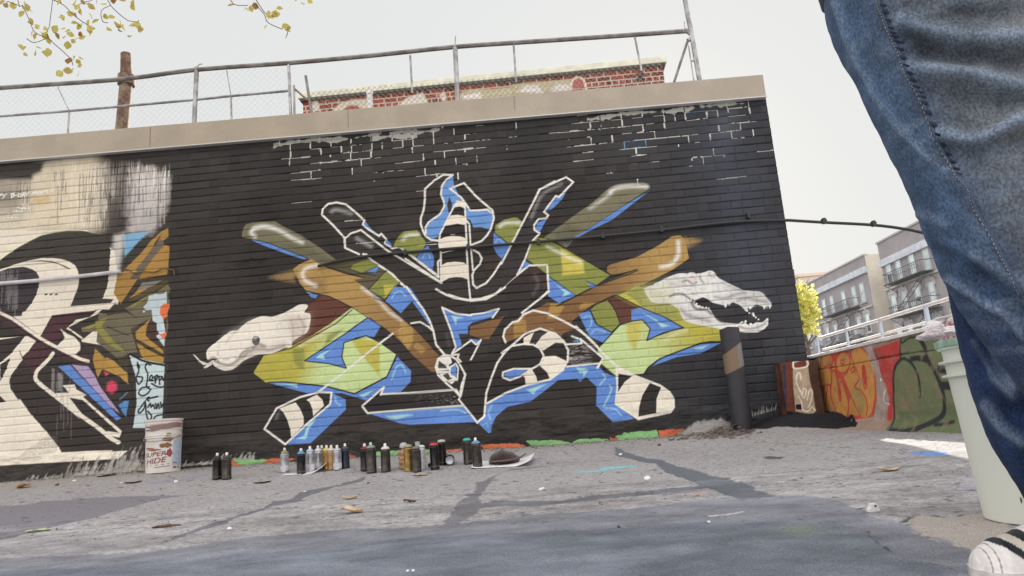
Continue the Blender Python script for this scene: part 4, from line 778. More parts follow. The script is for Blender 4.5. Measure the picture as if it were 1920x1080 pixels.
# wind-blown grit and old paint along the wall foot, tar-black paint at the corner
q('P -100,918 0,906 150,893 430,868 700,850 1000,834 1250,812 1340,803 1340,815 1000,842 700,858 430,877 150,905 -100,930', (146, 140, 134), soft=.06, a=.6, jag=.03)
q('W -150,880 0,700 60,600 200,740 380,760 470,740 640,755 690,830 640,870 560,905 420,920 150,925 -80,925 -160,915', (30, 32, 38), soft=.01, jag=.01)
q('W 700,850 900,810 1230,820 1230,930 900,935 600,925', (162, 138, 128), soft=.04, a=.8); q('W 1220,920 1260,780 1700,790 1900,780 1880,880 1620,890 1500,940 1360,955', (104, 110, 80), soft=.03, a=.9)
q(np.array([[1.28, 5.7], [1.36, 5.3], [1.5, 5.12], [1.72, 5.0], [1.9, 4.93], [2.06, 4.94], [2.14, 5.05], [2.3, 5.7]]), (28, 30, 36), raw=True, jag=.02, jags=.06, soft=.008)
gz = g(GP[:, 0], GP[:, 1])
apron = .095*ss((GP[:, 0]-1.35)/.45)*ss((GP[:, 1]-4.9)/.38)
tiny = .0016*fbm(GP, .02, 101, 3)+.0035*fbm(GP, .25, 103, 4)
GV = np.stack([GP[:, 0], GP[:, 1], gz+apron+height+tiny*(1 if True else 0)], 1)
# keep the sheet out of the area beyond the low wall
ok = (GP[:, 0] < 2.35).reshape(len(ty), len(tx))[:-1, :-1]
yard = link('yard', grid_mesh('yard', GV, len(tx), len(ty), G.c, faceloop=ok), M['yard']); yard['kind'] = 'structure'
b = MB(); S_ = 260
for a_, c_ in (((-S_, -S_), (S_, .56)), ((-S_, .56), (-.55*1.85, .57)),): b.poly([(a_[0], a_[1], -.012), (c_[0], a_[1], -.012), (c_[0], c_[1], -.012), (a_[0], c_[1], -.012)])
b.poly([(-S_, .57, -.016), (S_, .57, -.016), (S_, S_, -.016), (-S_, S_, -.016)])
go = link('ground', b.mesh('ground'), M['ground']); go['kind'] = 'structure'
# ------------------------------------------------------------------ low painted wall on the right
LD = np.array([-.0288, 1, 0]); LD /= np.linalg.norm(LD); LN = np.array([1, .0288, 0]); LO = np.array([2.06, 5.5, 0.])
def onL(p, off=0): return onP(p, LO+LN*off, LN)
def lw(p): q_ = onL(p); return np.stack([(LO-q_)@LD, q_[:, 2]], 1)     # distance from the corner, height
s_ax = np.arange(-.0, 7.2, .006); z_ax = np.arange(.0, .612, .006)
SX, SZ = np.meshgrid(s_ax, z_ax); LP = np.stack([SX.ravel(), SZ.ravel()], 1)
Lw = Canvas(LP, lw, .80); Lw.base((150, 128, 110)); lp = Lw.put
lp('W 60,180 300,180 330,330 360,560 400,760 60,800', (92, 58, 40)); lp('W 300,150 420,140 460,600 490,780 380,780 330,380', (104, 100, 62), soft=.02); lp('W 330,200 370,180 400,400 430,560 380,640 360,420', (120, 160, 60), soft=.02); lp('W 350,420 400,410 410,520 360,530', (150, 70, 44), soft=.02); lp('W 370,600 430,560 440,620 385,665', (206, 170, 60), soft=.01)
lp('W 420,160 700,100 900,70 1000,40 1060,300 1040,760 1000,830 680,850 500,760', (156, 142, 130)); 
lp('W 440,170 620,120 880,55 960,140 1020,330 1040,640 1010,800 700,850 640,760 480,760 470,500 430,450', (186, 62, 42))
OR = (190, 130, 58)
for s_ in ('W 450,200 500,150 560,160 560,270 520,290 560,330 555,440 520,455 445,465 440,310', 'W 500,470 545,480 560,620 600,750 485,750 490,560', 'W 565,250 590,200 600,330 620,400 640,600 660,600 640,420 680,420 710,560 735,640 720,780 690,790 600,770 560,560 570,340', 'W 610,200 660,110 720,125 755,210 735,300 690,335 640,310 612,260', 'W 700,370 740,330 760,200 780,90 870,70 940,130 980,210 1010,400 1010,640 960,790 850,780 770,600 720,470', 'W 740,740 760,600 850,770 740,775', 'W 480,760 490,600 560,760'):
    lp(s_, OR, soft=.008, sm=True)
lp('W 760,480 800,400 830,420 820,480 900,560 920,700 880,780 800,640', (160, 134, 70), soft=.05, a=.8)
RD = (178, 48, 38)
for s_ in ('W 440,300 450,470 500,462 560,440 555,260 490,270', 'W 490,740 500,620 520,480', 'W 545,470 560,600 610,760', 'W 560,440 565,340 590,310 615,340 625,500 640,620 655,610 650,450 680,420', 'W 680,420 700,520 735,650 725,790', 'W 610,260 615,180 660,110 720,125 752,200 740,290 690,335 640,320 610,260', 'W 655,210 690,195 690,235 665,240 655,215', 'W 755,110 800,260 845,390 800,490 870,520 920,600 940,700 930,780', 'W 700,430 760,560 820,700 860,790', 'W 880,270 900,260 925,380 930,470 910,500 885,420 880,270', 'W 870,60 950,150 1000,290 1025,500 1020,700 970,800', 'W 760,300 790,270 800,310 770,330', 'W 550,170 560,260 590,200'):
    lp(s_, RD, w=.013, closed=False, sm=True, soft=.008)
lp('W 880,270 900,262 922,380 925,460 905,470 888,400', RD)
lp('W 1000,80 1290,-20 1290,150 1250,240 1215,420 1225,600 1240,860 1130,830 1170,600 1120,440 1060,300', (176, 52, 48), soft=.02); lp('W 1000,100 1060,80 1100,150 1050,200 990,140', (96, 48, 34), soft=.06, a=.6); lp('W 920,50 1000,40 1000,110 940,130', (180, 150, 170), soft=.03, a=.7)
lp('W 940,130 1010,110 1060,280 1100,440 1150,600 1150,840 1010,860 1040,640 1020,380', (158, 138, 134), soft=.02); st2 = lambda s, c, w=.008: lp(s, c, w=w, closed=False, sm=True, soft=.008)
st2('W 1130,510 1105,590 1120,650 1165,665', (212, 206, 200)); lp('W 1065,390 1085,400 1080,425 1065,415', (225, 220, 220)); st2('W 1050,200 1065,330', (190, 170, 180), .004)
lp('W 1290,-60 2100,-220 2100,820 1750,800 1720,760 1260,790 1240,930 1200,930 1225,780 1210,400 1250,230 1290,180', (102, 112, 80), soft=.006)
for k in range(60):
    x, y = rnd.uniform(1260, 1480), rnd.uniform(340, 760); lp('W %f,%f %f,%f' % (x, y, x+rnd.uniform(10, 60), y+rnd.uniform(-6, 6)), (150, 92, 66), w=.01, closed=False, soft=.03, a=.4)
for k in range(40):
    x, y = rnd.uniform(1500, 1900), rnd.uniform(20, 760); lp('W %f,%f %f,%f' % (x, y, x+rnd.uniform(10, 60), y+rnd.uniform(-6, 6)), (140, 96, 70), w=.012, closed=False, soft=.04, a=.3)
lp('W 1240,760 2100,640 2100,1200 1240,1200', (96, 106, 74), soft=.02)
GK = (46, 48, 52)
for s_, w_ in (('W 1240,930 1235,760 1215,600 1213,400 1235,270 1290,195 1340,185 1400,220 1460,310 1490,420 1500,520', .022), ('W 1285,180 1290,60 1300,-20', .016), ('W 1500,-20 1550,80 1580,200 1660,330 1715,450 1745,560 1755,700 1730,790 1640,860 1500,930 1380,952 1240,940', .036), ('W 1410,190 1480,175 1570,180', .03), ('W 1480,180 1560,200', .03), ('W 1690,880 1780,875 1880,850', .02), ('W 1700,300 1760,300', .04), ('W 1740,470 1800,470', .045), ('W 1500,430 1505,560 1490,600', .008), ('W 1310,20 1400,-40 1500,-20', .012)):
    lp(s_, GK, w=w_, closed=False, sm=True, soft=.008)
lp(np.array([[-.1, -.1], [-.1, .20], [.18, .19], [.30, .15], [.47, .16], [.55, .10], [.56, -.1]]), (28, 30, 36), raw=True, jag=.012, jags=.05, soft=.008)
lmL = Lw.c.mean(1)[:, None]; Lw.c = lmL+(Lw.c-lmL)*.88; wearL = np.clip(fbm(LP, .05, 131, 5)*1.3-.25, 0, .5)[:, None]; Lw.c = Lw.c*(1-wearL)+lin((128, 112, 98))/.8*wearL
Lw.c *= (1+.10*fbm(LP, .08, 111, 4)+.06*fbm(LP, .008, 113, 2))[:, None]
cr = .006*fbm(LP, .15, 115, 5); ln = np.abs(LP[:, 1]-.50-.012*vnoise(LP, .6, 5)) < .004; cr[ln] -= .006; Lw.c[ln] *= .45
cove = .10*np.clip(1-(LP[:, 1]-.02)/.14, 0, 1)**2
W3 = LO[None, :]-LD[None, :]*LP[:, :1]-LN[None, :]*(cove+cr)[:, None]; W3[:, 2] = LP[:, 1]
lowall = thing('low_wall', 'low concrete wall covered in orange, red and green graffiti lettering at the right of the yard', 'wall')
link('painted_face', grid_mesh('painted_face', W3, len(s_ax), len(z_ax), Lw.c), M['roughpaint'], lowall)
b = MB(); L0 = LO-LD*7.19; b.obox(tuple(L0+LN*.012+np.array([0, 0, -.01])), tuple(LD*12.15), tuple(LN*.2), (0, 0, .60)); link('concrete_core', b.mesh('concrete_core'), mat('concrete', (.4, .39, .37), .85, var=.2, bump=.3), lowall)
b = MB(); b.obox(tuple(L0-LN*.014+np.array([0, 0, .606])), tuple(LD*12.15), tuple(LN*.25), (0, 0, .022)); link('cap', b.mesh('cap', bevel=.004), mat('white_cap', (.74, .72, .72), .6, var=.15, vs=8), lowall)
pr_ = mat('white_rail_paint', (.75, .72, .72), .5, var=.25, vs=20, col2=(.5, .38, .34))
pipe_rail = thing('pipe_railing', 'white pipe railing with two rails mounted on top of the graffiti covered low wall', 'railing')
for zz_, r_ in ((.758, .0105), (.665, .008)):
    a_ = LO-LD*7.1+LN*.05; c_ = LO-LD*.05+LN*.05
    b = MB(); b.tube([tuple(a_+[0, 0, zz_+.008]), tuple(c_+[0, 0, zz_-.006])], r_, 8); link('rail', b.mesh('rail', True), pr_, pipe_rail)
for px_, r_ in (((1738, 590), .013), ((1653, 620), .010), ((1590, 640), .010), ((1535, 655), .009)):
    q_ = onL(np.array([px_]), .05)[0]; b = MB(); b.tube([(q_[0], q_[1], .62), (q_[0], q_[1], .762)], r_, 8); link('post', b.mesh('post', True), mat('blue_grey_post', tuple(lin((176, 188, 204))), .5), pipe_rail)
for s_ in (3.0, 4.2, 5.4, 6.6):
    q_ = LO-LD*s_+LN*.05; b = MB(); b.tube([(q_[0], q_[1], .62), (q_[0], q_[1], .762)], .013, 8); link('post', b.mesh('post', True), pr_, pipe_rail)
# stub pier against the corner of the black building
pA = onY(T('P 1478,790 1531,672'), 5.36)
px0, px1_, pz = pA[0][0], pA[1][0], onY(T('P 1500,676'), 5.36)[0][2]
sx_ = np.arange(px0, px1_+.001, .005); sz_ = np.arange(.02, pz, .005); AX, AZ = np.meshgrid(sx_, sz_); AP = np.stack([AX.ravel(), AZ.ravel()], 1)
Pr = Canvas(AP, lambda p: onY(p, 5.36)[:, [0, 2]], .75); Pr.base((70, 52, 42)); pp = Pr.put
pp('W 60,190 150,190 160,780 70,780', (98, 54, 38), soft=.02, jag=.01); pp('W 55,230 75,240 90,780 60,780', (40, 50, 74), soft=.01)
pp('W 150,210 300,190 330,420 365,560 390,740 360,770 290,765 180,740 155,500', (162, 146, 126)); pp('W 160,230 285,195 300,260 170,285', (104, 54, 44)); st3 = lambda s, w=.009: pp(s, (214, 206, 192), w=w, closed=False, sm=True, soft=.006)
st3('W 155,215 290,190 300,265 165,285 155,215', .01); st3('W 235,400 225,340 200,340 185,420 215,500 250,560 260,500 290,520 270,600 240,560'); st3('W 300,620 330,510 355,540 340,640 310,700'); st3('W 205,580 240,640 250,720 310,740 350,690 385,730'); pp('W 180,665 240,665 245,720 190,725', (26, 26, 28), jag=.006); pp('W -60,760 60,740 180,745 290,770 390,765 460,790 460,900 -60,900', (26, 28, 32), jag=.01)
Pr.c *= (1+.15*fbm(AP, .05, 7, 3))[:, None]
pier = thing('concrete_pier', 'short concrete pier with tan and white graffiti tag between the black wall and low wall', 'pier')
link('tagged_face', grid_mesh('tagged_face', np.stack([AP[:, 0], 5.36-.006*fbm(AP, .1, 9), AP[:, 1]], 1), len(sx_), len(sz_), Pr.c), M['roughpaint'], pier)
b = MB(); b.box((px0+.002, 5.372, 0), (px1_-.003, 5.64, pz-.004)); link('pier_body', b.mesh('pier_body'), mat('pier_brown', tuple(lin((96, 60, 46))), .85, var=.4, vs=10), pier)
# ------------------------------------------------------------------ apartment blocks across the street
AN = np.array([1, .0288, 0]); AO = np.array([31., 60., 0.])
BK = mat('grey_brick', tuple(lin((160, 155, 157))), .9, var=.06, vs=.5, grain=.12, gs=9)
BK2 = mat('grey_brick_upper', tuple(lin((162, 156, 158))), .9, var=.06, vs=.7, grain=.12, gs=9)
BEI = mat('beige_render', tuple(lin((222, 216, 202))), .85, var=.12, vs=.5)
COR = mat('pale_cornice', tuple(lin((206, 211, 220))), .7, var=.12, vs=2); SIL = mat('stone_trim', tuple(lin((188, 184, 184))), .8)
FRM = mat('window_frame', tuple(lin((190, 200, 206))), .5); GLS = mat('sky_reflect_glass', (.70, .78, .78), .12, spec=1.0, var=.2, vs=.9); GLD = mat('window_glass_dark', (.06, .08, .09), .08, spec=1.0)  # bright panes carry a sky reflection in their base colour
IRN = mat('fire_escape_iron', (.14, .14, .15), .6); AC = mat('air_conditioner', (.6, .62, .63), .5)
ADx = np.array([-.0288, 1, 0.]); ADx /= np.linalg.norm(ADx)
def fpt(s, z, off=0):      # s = distance along the facade from AO (towards +Y), off = out towards the yard
    return AO+ADx*s-AN*off+np.array([0, 0, z])
def fbox(b, s0, s1, z0, z1, o0, o1): b.obox(tuple(fpt(s0, z0, o0)), tuple(ADx*(s1-s0)), tuple(-AN*(o1-o0)), (0, 0, z1-z0))
def sz(px_): q_ = onP(np.array([px_]), AO, AN)[0]; return (q_-AO)@ADx, q_[2]
def apartment(name, label, s0, s1, top, cor, sill, wins, esc):
    bl = thing(name, label, 'building'); depth = 12
    b = MB(); b.obox(tuple(fpt(s0, -.02, 0)), tuple(ADx*(s1-s0)), tuple(AN*depth), (0, 0, top+.02)); wl = link('wall', b.mesh('wall'), BK, bl)
    b = MB(); fbox(b, s0, s1, cor+.25, top-.05, .004, .05); link('parapet', b.mesh('parapet'), BK2, bl)
    b = MB(); fbox(b, s0-.05, s1+.05, top-.05, top+.1, -.3, .18); link('coping', b.mesh('coping'), SIL, bl)
    b = MB(); fbox(b, s0, s1, cor-.35, cor+.25, .006, .3); link('cornice', b.mesh('cornice'), COR, bl)
    b = MB(); fbox(b, s0, s1, sill-.1, sill+.08, .006, .15); link('string_course', b.mesh('string_course'), SIL, bl)
    b = MB(); b.obox(tuple(fpt(s0-.03, -.02, .01)), tuple(ADx*.028), tuple(AN*depth), (0, 0, top)); link('end_wall', b.mesh('end_wall'), BEI, bl)
    for (s, z, k) in wins:
        w_ = .44; hh = .92
        b = MB()
        for a0, a1, c0_, c1_ in ((-w_, -w_+.09, -hh, hh), (w_-.09, w_, -hh, hh), (-w_+.09, w_-.09, hh-.1, hh), (-w_+.09, w_-.09, -hh, -hh+.1), (-w_+.09, w_-.09, -.05, .05)): fbox(b, s+a0, s+a1, z+c0_, z+c1_, .004, .09)
        fr = link('window', b.mesh('window'), FRM, bl)
        b = MB(); fbox(b, s-w_+.09, s+w_-.09, z+.05, z+hh-.1, .004, .05); link('upper_pane', b.mesh('upper_pane'), GLS, fr)
        b = MB(); fbox(b, s-w_+.09, s+w_-.09, z-hh+.1, z-.05, .004, .04); link('lower_pane', b.mesh('lower_pane'), GLD if (int(s*7)+k) % 3 == 0 else GLS, fr)
        b = MB(); fbox(b, s-w_-.12, s+w_+.12, z-hh-.14, z-hh-.01, .004, .2)
        if k == 2:
            link('sill', b.mesh('sill'), SIL, fr); b = MB()
            fbox(b, s-w_-.2, s+w_+.2, z+hh+.02, z+hh+.28, .004, .12); fbox(b, s-w_-.24, s-w_-.02, z+hh-.4, z+hh+.02, .004, .1); fbox(b, s+w_+.02, s+w_+.24, z+hh-.4, z+hh+.02, .004, .1); fbox(b, s-.15, s+.15, z+hh+.28, z+hh+.42, .004, .16)
        link('sill' if k != 2 else 'lintel', b.mesh('sill'), SIL, fr)
        if (int(s*13)+k) % 4 == 1:
            b = MB(); fbox(b, s-.33, s+.33, z-hh+.02, z-hh+.5, .1, .6); link('air_conditioner', b.mesh('air_conditioner'), AC, fr)
    for (sa, sb, z) in esc:
        b = MB(); fbox(b, sa, sb, z, z+.06, .06, 1.15)
        for t in np.arange(sa, sb+.01, .3): b.tube([tuple(fpt(t, z+.06, 1.12)), tuple(fpt(t, z+.95, 1.12))], .018, 4)
        b.tube([tuple(fpt(sa, z+.95, 1.12)), tuple(fpt(sb, z+.95, 1.12))], .03, 4); b.tube([tuple(fpt(sa, z+.5, 1.12)), tuple(fpt(sb, z+.5, 1.12))], .02, 4)
        for t in (sa, sb): b.tube([tuple(fpt(t, z+.95, .05)), tuple(fpt(t, z+.95, 1.12))], .03, 4); b.tube([tuple(fpt(t, z-.7, .05)), tuple(fpt(t, z, 1.1))], .025, 4)
        b.tube([tuple(fpt(sa+.3, z, .9)), tuple(fpt(sb-.3, z-2.7, .9))], .035, 4); b.tube([tuple(fpt(sa+.3, z, .5)), tuple(fpt(sb-.3, z-2.7, .5))], .035, 4)
        for t in np.linspace(0, 1, 10): b.tube([tuple(fpt(sa+.3+(sb-sa-.6)*t, z-2.7*t, .5)), tuple(fpt(sa+.3+(sb-sa-.6)*t, z-2.7*t, .9))], .02, 4)
        link('fire_escape', b.mesh('fire_escape'), IRN, bl)
    return bl
r1 = [sz(p_) for p_ in ((1532, 585), (1547, 577), (1562, 573), (1583, 558), (1603, 552), (1619, 551))]
w1 = [(s, 10.25, 1) for s, z in r1]+[(sz(p_)[0], 7.3, 2) for p_ in ((1520, 638), (1539, 631), (1553, 624), (1569, 622), (1591, 614), (1613, 609), (1629, 604))]
s1c = sz((1621, 478))[0]
w1 = [t for t in w1 if t[0] > s1c+.7]; w1 += [(s, 4.3, 2) for s, z, k in w1 if k == 2]
ex1 = sorted([t[0] for t in w1 if t[2] == 1])
apartment('apartment_building', 'farther grey brick apartment block with pale cornice beside the yellow tree', s1c, s1c+22, 13.6, 12.25, 8.75, w1, [(ex1[1]-.9, ex1[3]+.8, 8.95), (ex1[1]-.9, ex1[3]+.8, 5.9)])
s2c = sz((1645, 456))[0]
r2 = [sz(p_)[0] for p_ in ((1669, 513), (1687, 505), (1712, 494), (1739, 485))]
more = [r2[3]-2.2, r2[3]-4.4, r2[3]-6.6, r2[3]-8.8, r2[3]-11, r2[3]-13.2]
w2 = [(s, 10.9, 1) for s in r2+more]+[(sz(p_)[0], 8.15, 2) for p_ in ((1679, 572), (1698, 562), (1723, 552), (1749, 544), (1782, 531))]
w2 += [(s-2.2*k, 8.15, 2) for k in range(1, 5) for s in [sz((1782, 531))[0]]]; w2 += [(s, 5.3, 2) for s, z, k in w2 if k == 2]; w2 += [(s, 2.3, 2) for s, z, k in w2 if z == 5.3]
apartment('apartment_building', 'nearer and taller grey brick apartment block with a fire escape behind the railing', s2c-26, s2c, 14.0, 12.1, 9.65, w2, [(r2[3]-.8, r2[1]+.9, 9.75), (r2[3]-.8, r2[1]+.9, 6.8), (r2[3]-9, r2[3]-5.4, 9.75)])
b = MB(); b.box((34, 92, 0), (39.6, 105, 16.6)); fbk = thing('apartment_building', 'distant pale orange apartment block seen just past the black wall corner', 'building')
link('wall', b.mesh('wall'), mat('pale_orange_brick', tuple(lin((228, 214, 202))), .9, var=.15, vs=.5), fbk)
b = MB(); b.box((33.8, 91.8, 16.62), (39.8, 105.2, 17.0)); link('cornice', b.mesh('cornice'), mat('tan_cornice', tuple(lin((226, 202, 184))), .8), fbk)
for i in range(2):
    for j in range(3): b = MB(); b.box((35.2+i*2.6, 91.93, 8+j*2.9), (36.2+i*2.6, 91.99, 9.6+j*2.9)); link('window', b.mesh('window'), GLS, fbk)
# ------------------------------------------------------------------ trees
def leafmesh(name, pts, size, spread=1, m=None, par=None, droop=0, seed=1):
    rs = np.random.RandomState(seed); N = len(pts); V = []; Fc = []
    for i, c in enumerate(pts):
        a = rs.normal(size=3); a[2] -= droop; a /= np.linalg.norm(a); t = np.cross(a, rs.normal(size=3)); t /= np.linalg.norm(t); b_ = np.cross(a, t)
        L_ = size*rs.uniform(.7, 1.25); Wd = L_*rs.uniform(.35, .5); cv = L_*rs.uniform(.05, .2)
        prof = [(0, 0, 0), (.28, .8, 1), (.55, 1, .9), (.8, .55, .5), (1, 0, 0)]
        k = len(V)
        V.append(c); 
        for (u_, w_, q_) in prof[1:4]: V.append(c+a*L_*u_+t*Wd*w_+b_*cv*q_); V.append(c+a*L_*u_-t*Wd*w_+b_*cv*q_)
        V.append(c+a*L_); V += [c+a*L_*.28, c+a*L_*.55, c+a*L_*.8]
        Fc += [(k, k+1, k+8), (k, k+8, k+2), (k+1, k+3, k+9, k+8), (k+8, k+9, k+4, k+2), (k+3, k+5, k+10, k+9), (k+9, k+10, k+6, k+4), (k+5, k+7, k+10), (k+10, k+7, k+6)]
    me = bpy.data.meshes.new(name); me.from_pydata([tuple(v) for v in V], [], Fc); me.update()
    return link(name, me, m, par)
def leafmat(name, c1, c2, c3, tr=.35):
    m = mat(name, c1, .6); t = m.node_tree; bs = t.nodes['Principled BSDF']
    gm = t.nodes.new('ShaderNodeNewGeometry'); cr_ = t.nodes.new('ShaderNodeValToRGB'); t.links.new(gm.outputs['Random Per Island'], cr_.inputs[0])
    e = cr_.color_ramp; e.elements[0].color = (*c1, 1); e.elements[1].color = (*c3, 1); x = e.elements.new(.5); x.color = (*c2, 1)
    t.links.new(cr_.outputs[0], bs.inputs['Base Color'])
    tb = t.nodes.new('ShaderNodeBsdfTranslucent'); t.links.new(cr_.outputs[0], tb.inputs[0]); ms = t.nodes.new('ShaderNodeMixShader'); ms.inputs[0].default_value = tr
    o_ = [n_ for n_ in t.nodes if n_.type == 'OUTPUT_MATERIAL'][0]; t.links.new(bs.outputs[0], ms.inputs[1]); t.links.new(tb.outputs[0], ms.inputs[2]); t.links.new(ms.outputs[0], o_.inputs[0]); return m
bark = mat('bark', (.13, .10, .08), .9, var=.4, vs=10, bump=.5)
# overhanging tree: trunk outside the left of the frame, one bough crossing above it
tree = thing('overhanging_tree', 'autumn tree whose yellowing leaves hang into the sky at the top left', 'tree')
b = MB(); b.tube([(-5.0, 2.6, -.1), (-4.95, 2.65, 1.2), (-4.8, 2.75, 2.6), (-4.5, 2.9, 4.0), (-4.2, 3.0, 5.2), (-4.0, 3.1, 6.0)], [.19, .15, .13, .10, .07, .03], 10); link('trunk', b.mesh('trunk', True), bark, tree)
b = MB(); YL = 3.4
lim = [(-4.62, 2.85, 3.5), (-4.0, 3.1, 3.95), (-3.3, 3.3, 4.05), (-2.6, 3.4, 4.0), (-2.0, 3.4, 3.9), (-1.4, 3.4, 3.8), (-.9, 3.4, 3.72)]
b.tube(lim, [.06, .045, .035, .028, .02, .012, .006], 7)
tw = ['D1 400,-60 395,0 370,200', 'D1 400,0 480,40 560,120 660,190', 'D1 370,200 360,280 520,430 545,490', 'D1 780,-60 830,40 900,110 960,155', 'D1 120,-60 170,40 220,150 260,240 340,280', 'D1 360,280 260,320 200,290', 'D1 830,40 760,80 770,160 810,170', 'D1 400,0 460,20', 'D2 -20,-40 20,30 70,100 100,120', 'D2 -20,20 60,105 90,170 200,220', 'D1 0,-60 60,10 140,40', 'D1 700,-60 690,0 620,20 560,60', 'D1 960,155 1030,165 1040,150', 'D1 1700,-80 1750,30 1860,40']
for s_ in tw:
    q_ = onY(T(s_), YL); 
    if q_[0][2] > 2.9: q_ = np.concatenate([[[q_[0][0]-.2, YL, 3.9]], q_])
    b.tube(smooth_line(q_, 3), .0022, 4)
link('branches', b.mesh('branches', True), bark, tree)
LS = 'D1 60,10 90,20 170,50 210,30 200,70 220,150 250,215 265,240 340,260 345,285 330,250 190,305 215,370 290,395 345,370 360,385 390,220 430,145 455,305 520,95 530,30 580,70 600,50 620,40 640,10 560,130 590,140 610,150 500,205 530,215 550,225 590,245 605,240 515,270 680,250 685,100 650,200 470,20 575,450 590,465 480,520 560,520 590,530 520,510 770,115 760,160 825,200 880,230 910,180 985,200 985,240 1030,225 1035,155 820,20 880,5 900,10 960,10 990,15 740,5 1755,35 1840,50 1890,45 1860,60 D2 130,120 155,80 150,60 90,185 205,215 230,195 235,225 370,5 385,0 120,100'
q_ = onY(T(LS), YL); rs = np.random.RandomState(3)
near = np.concatenate([q_+rs.normal(size=q_.shape)*.012, q_[::2]+rs.normal(size=q_[::2].shape)*.02])
lm = leafmat('autumn_leaves', (.62, .52, .10), (.78, .70, .22), (.40, .20, .09), .55)
leafmesh('leaves', near, .042, m=lm, par=tree, droop=.8, seed=4)
up_ = []
for k in range(2600):
    t = rs.rand(); a_ = np.array(lim[0])*(1-t)+np.array(lim[-1])*t; c_ = a_+rs.normal(size=3)*[.45, .35, .28]+[0, 0, .65]
    if c_[2] > .27+1.02*c_[1]*.97+.1 and c_[2] > 3.75: up_.append(c_)
for k in range(2500):
    d_ = rs.normal(size=3); d_ /= np.linalg.norm(d_); c_ = np.array([-4.6, 2.6, 5.4])+d_*[1.3, 1.3, 1.1]*rs.rand()**.4
    up_.append(c_)
leafmesh('crown', np.array(up_), .07, m=lm, par=tree, droop=.6, seed=6)
yt = thing('street_tree', 'bright yellow street tree beside the corner of the black wall', 'tree')
tcx = onY(T('P 1506,620'), 38)[0]; b = MB(); b.tube([(tcx[0], 38, -.1), (tcx[0]+.1, 38, 3), (tcx[0]-.1, 38, 5.5), (tcx[0], 38, 7.5)], [.16, .12, .08, .03], 8)
for k in range(9):
    a_ = rs.rand()*6.3; z_ = rs.uniform(3, 6.3); b.tube([(tcx[0], 38, z_), (tcx[0]+math.cos(a_)*.6, 38+math.sin(a_)*.6, z_+.6), (tcx[0]+math.cos(a_)*1.0, 38+math.sin(a_)*1.1, z_+1.0)], [.05, .03, .01], 5)
link('trunk', b.mesh('trunk', True), bark, yt)
cl = []
for c_, r_ in (((1502, 548), .8), ((1510, 565), .7), ((1506, 590), .95), ((1519, 583), .55), ((1513, 612), .8), ((1499, 600), .9), ((1490, 575), .8)):
    o_ = onY(np.array([c_]), 38)[0]
    for k in range(170):
        d_ = rs.normal(size=3); d_ /= np.linalg.norm(d_); cl.append(o_+d_*r_*rs.rand()**.5*[1, 1, .8])
leafmesh('crown', np.array(cl), .2, m=leafmat('yellow_leaves', (.74, .70, .20), (.84, .78, .30), (.50, .56, .16), .5), par=yt, seed=8)
# ================================================================== THINGS ON THE GROUND
def scale_at(c):         # photo pixels per metre at a world point (for sizing from the photo)
    v = np.array(c)-CAM; return F/(v@np.array([ROT[0][2], ROT[1][2], ROT[2][2]]))
def metalbody(name, c, rough=.32, metal=.75): return mat(name, tuple(lin(c)), rough, metal, var=.2, vs=40, spec=.5)
CM = {'black': mat('can_black', tuple(lin((30, 29, 30))), .2, .25, var=.3, vs=30), 'dark': mat('can_gunmetal', tuple(lin((74, 69, 66))), .2, .55, var=.25, vs=30), 'silver': mat('can_silver', tuple(lin((176, 178, 184))), .3, .6, var=.25, vs=30),
      'gold': mat('can_gold', tuple(lin((150, 120, 66))), .35, .55, var=.3, vs=30), 'tan': mat('can_tan', tuple(lin((168, 130, 88))), .45, .3, var=.2, vs=30), 'navy': mat('can_navy', tuple(lin((44, 48, 62))), .3, .3), 'label': mat('can_label', tuple(lin((214, 212, 220))), .5, var=.45, vs=45, col2=tuple(lin((120, 112, 108))))}
def capm(c): return mat('cap_plastic', tuple(lin(c)), .45, var=.15, vs=60)
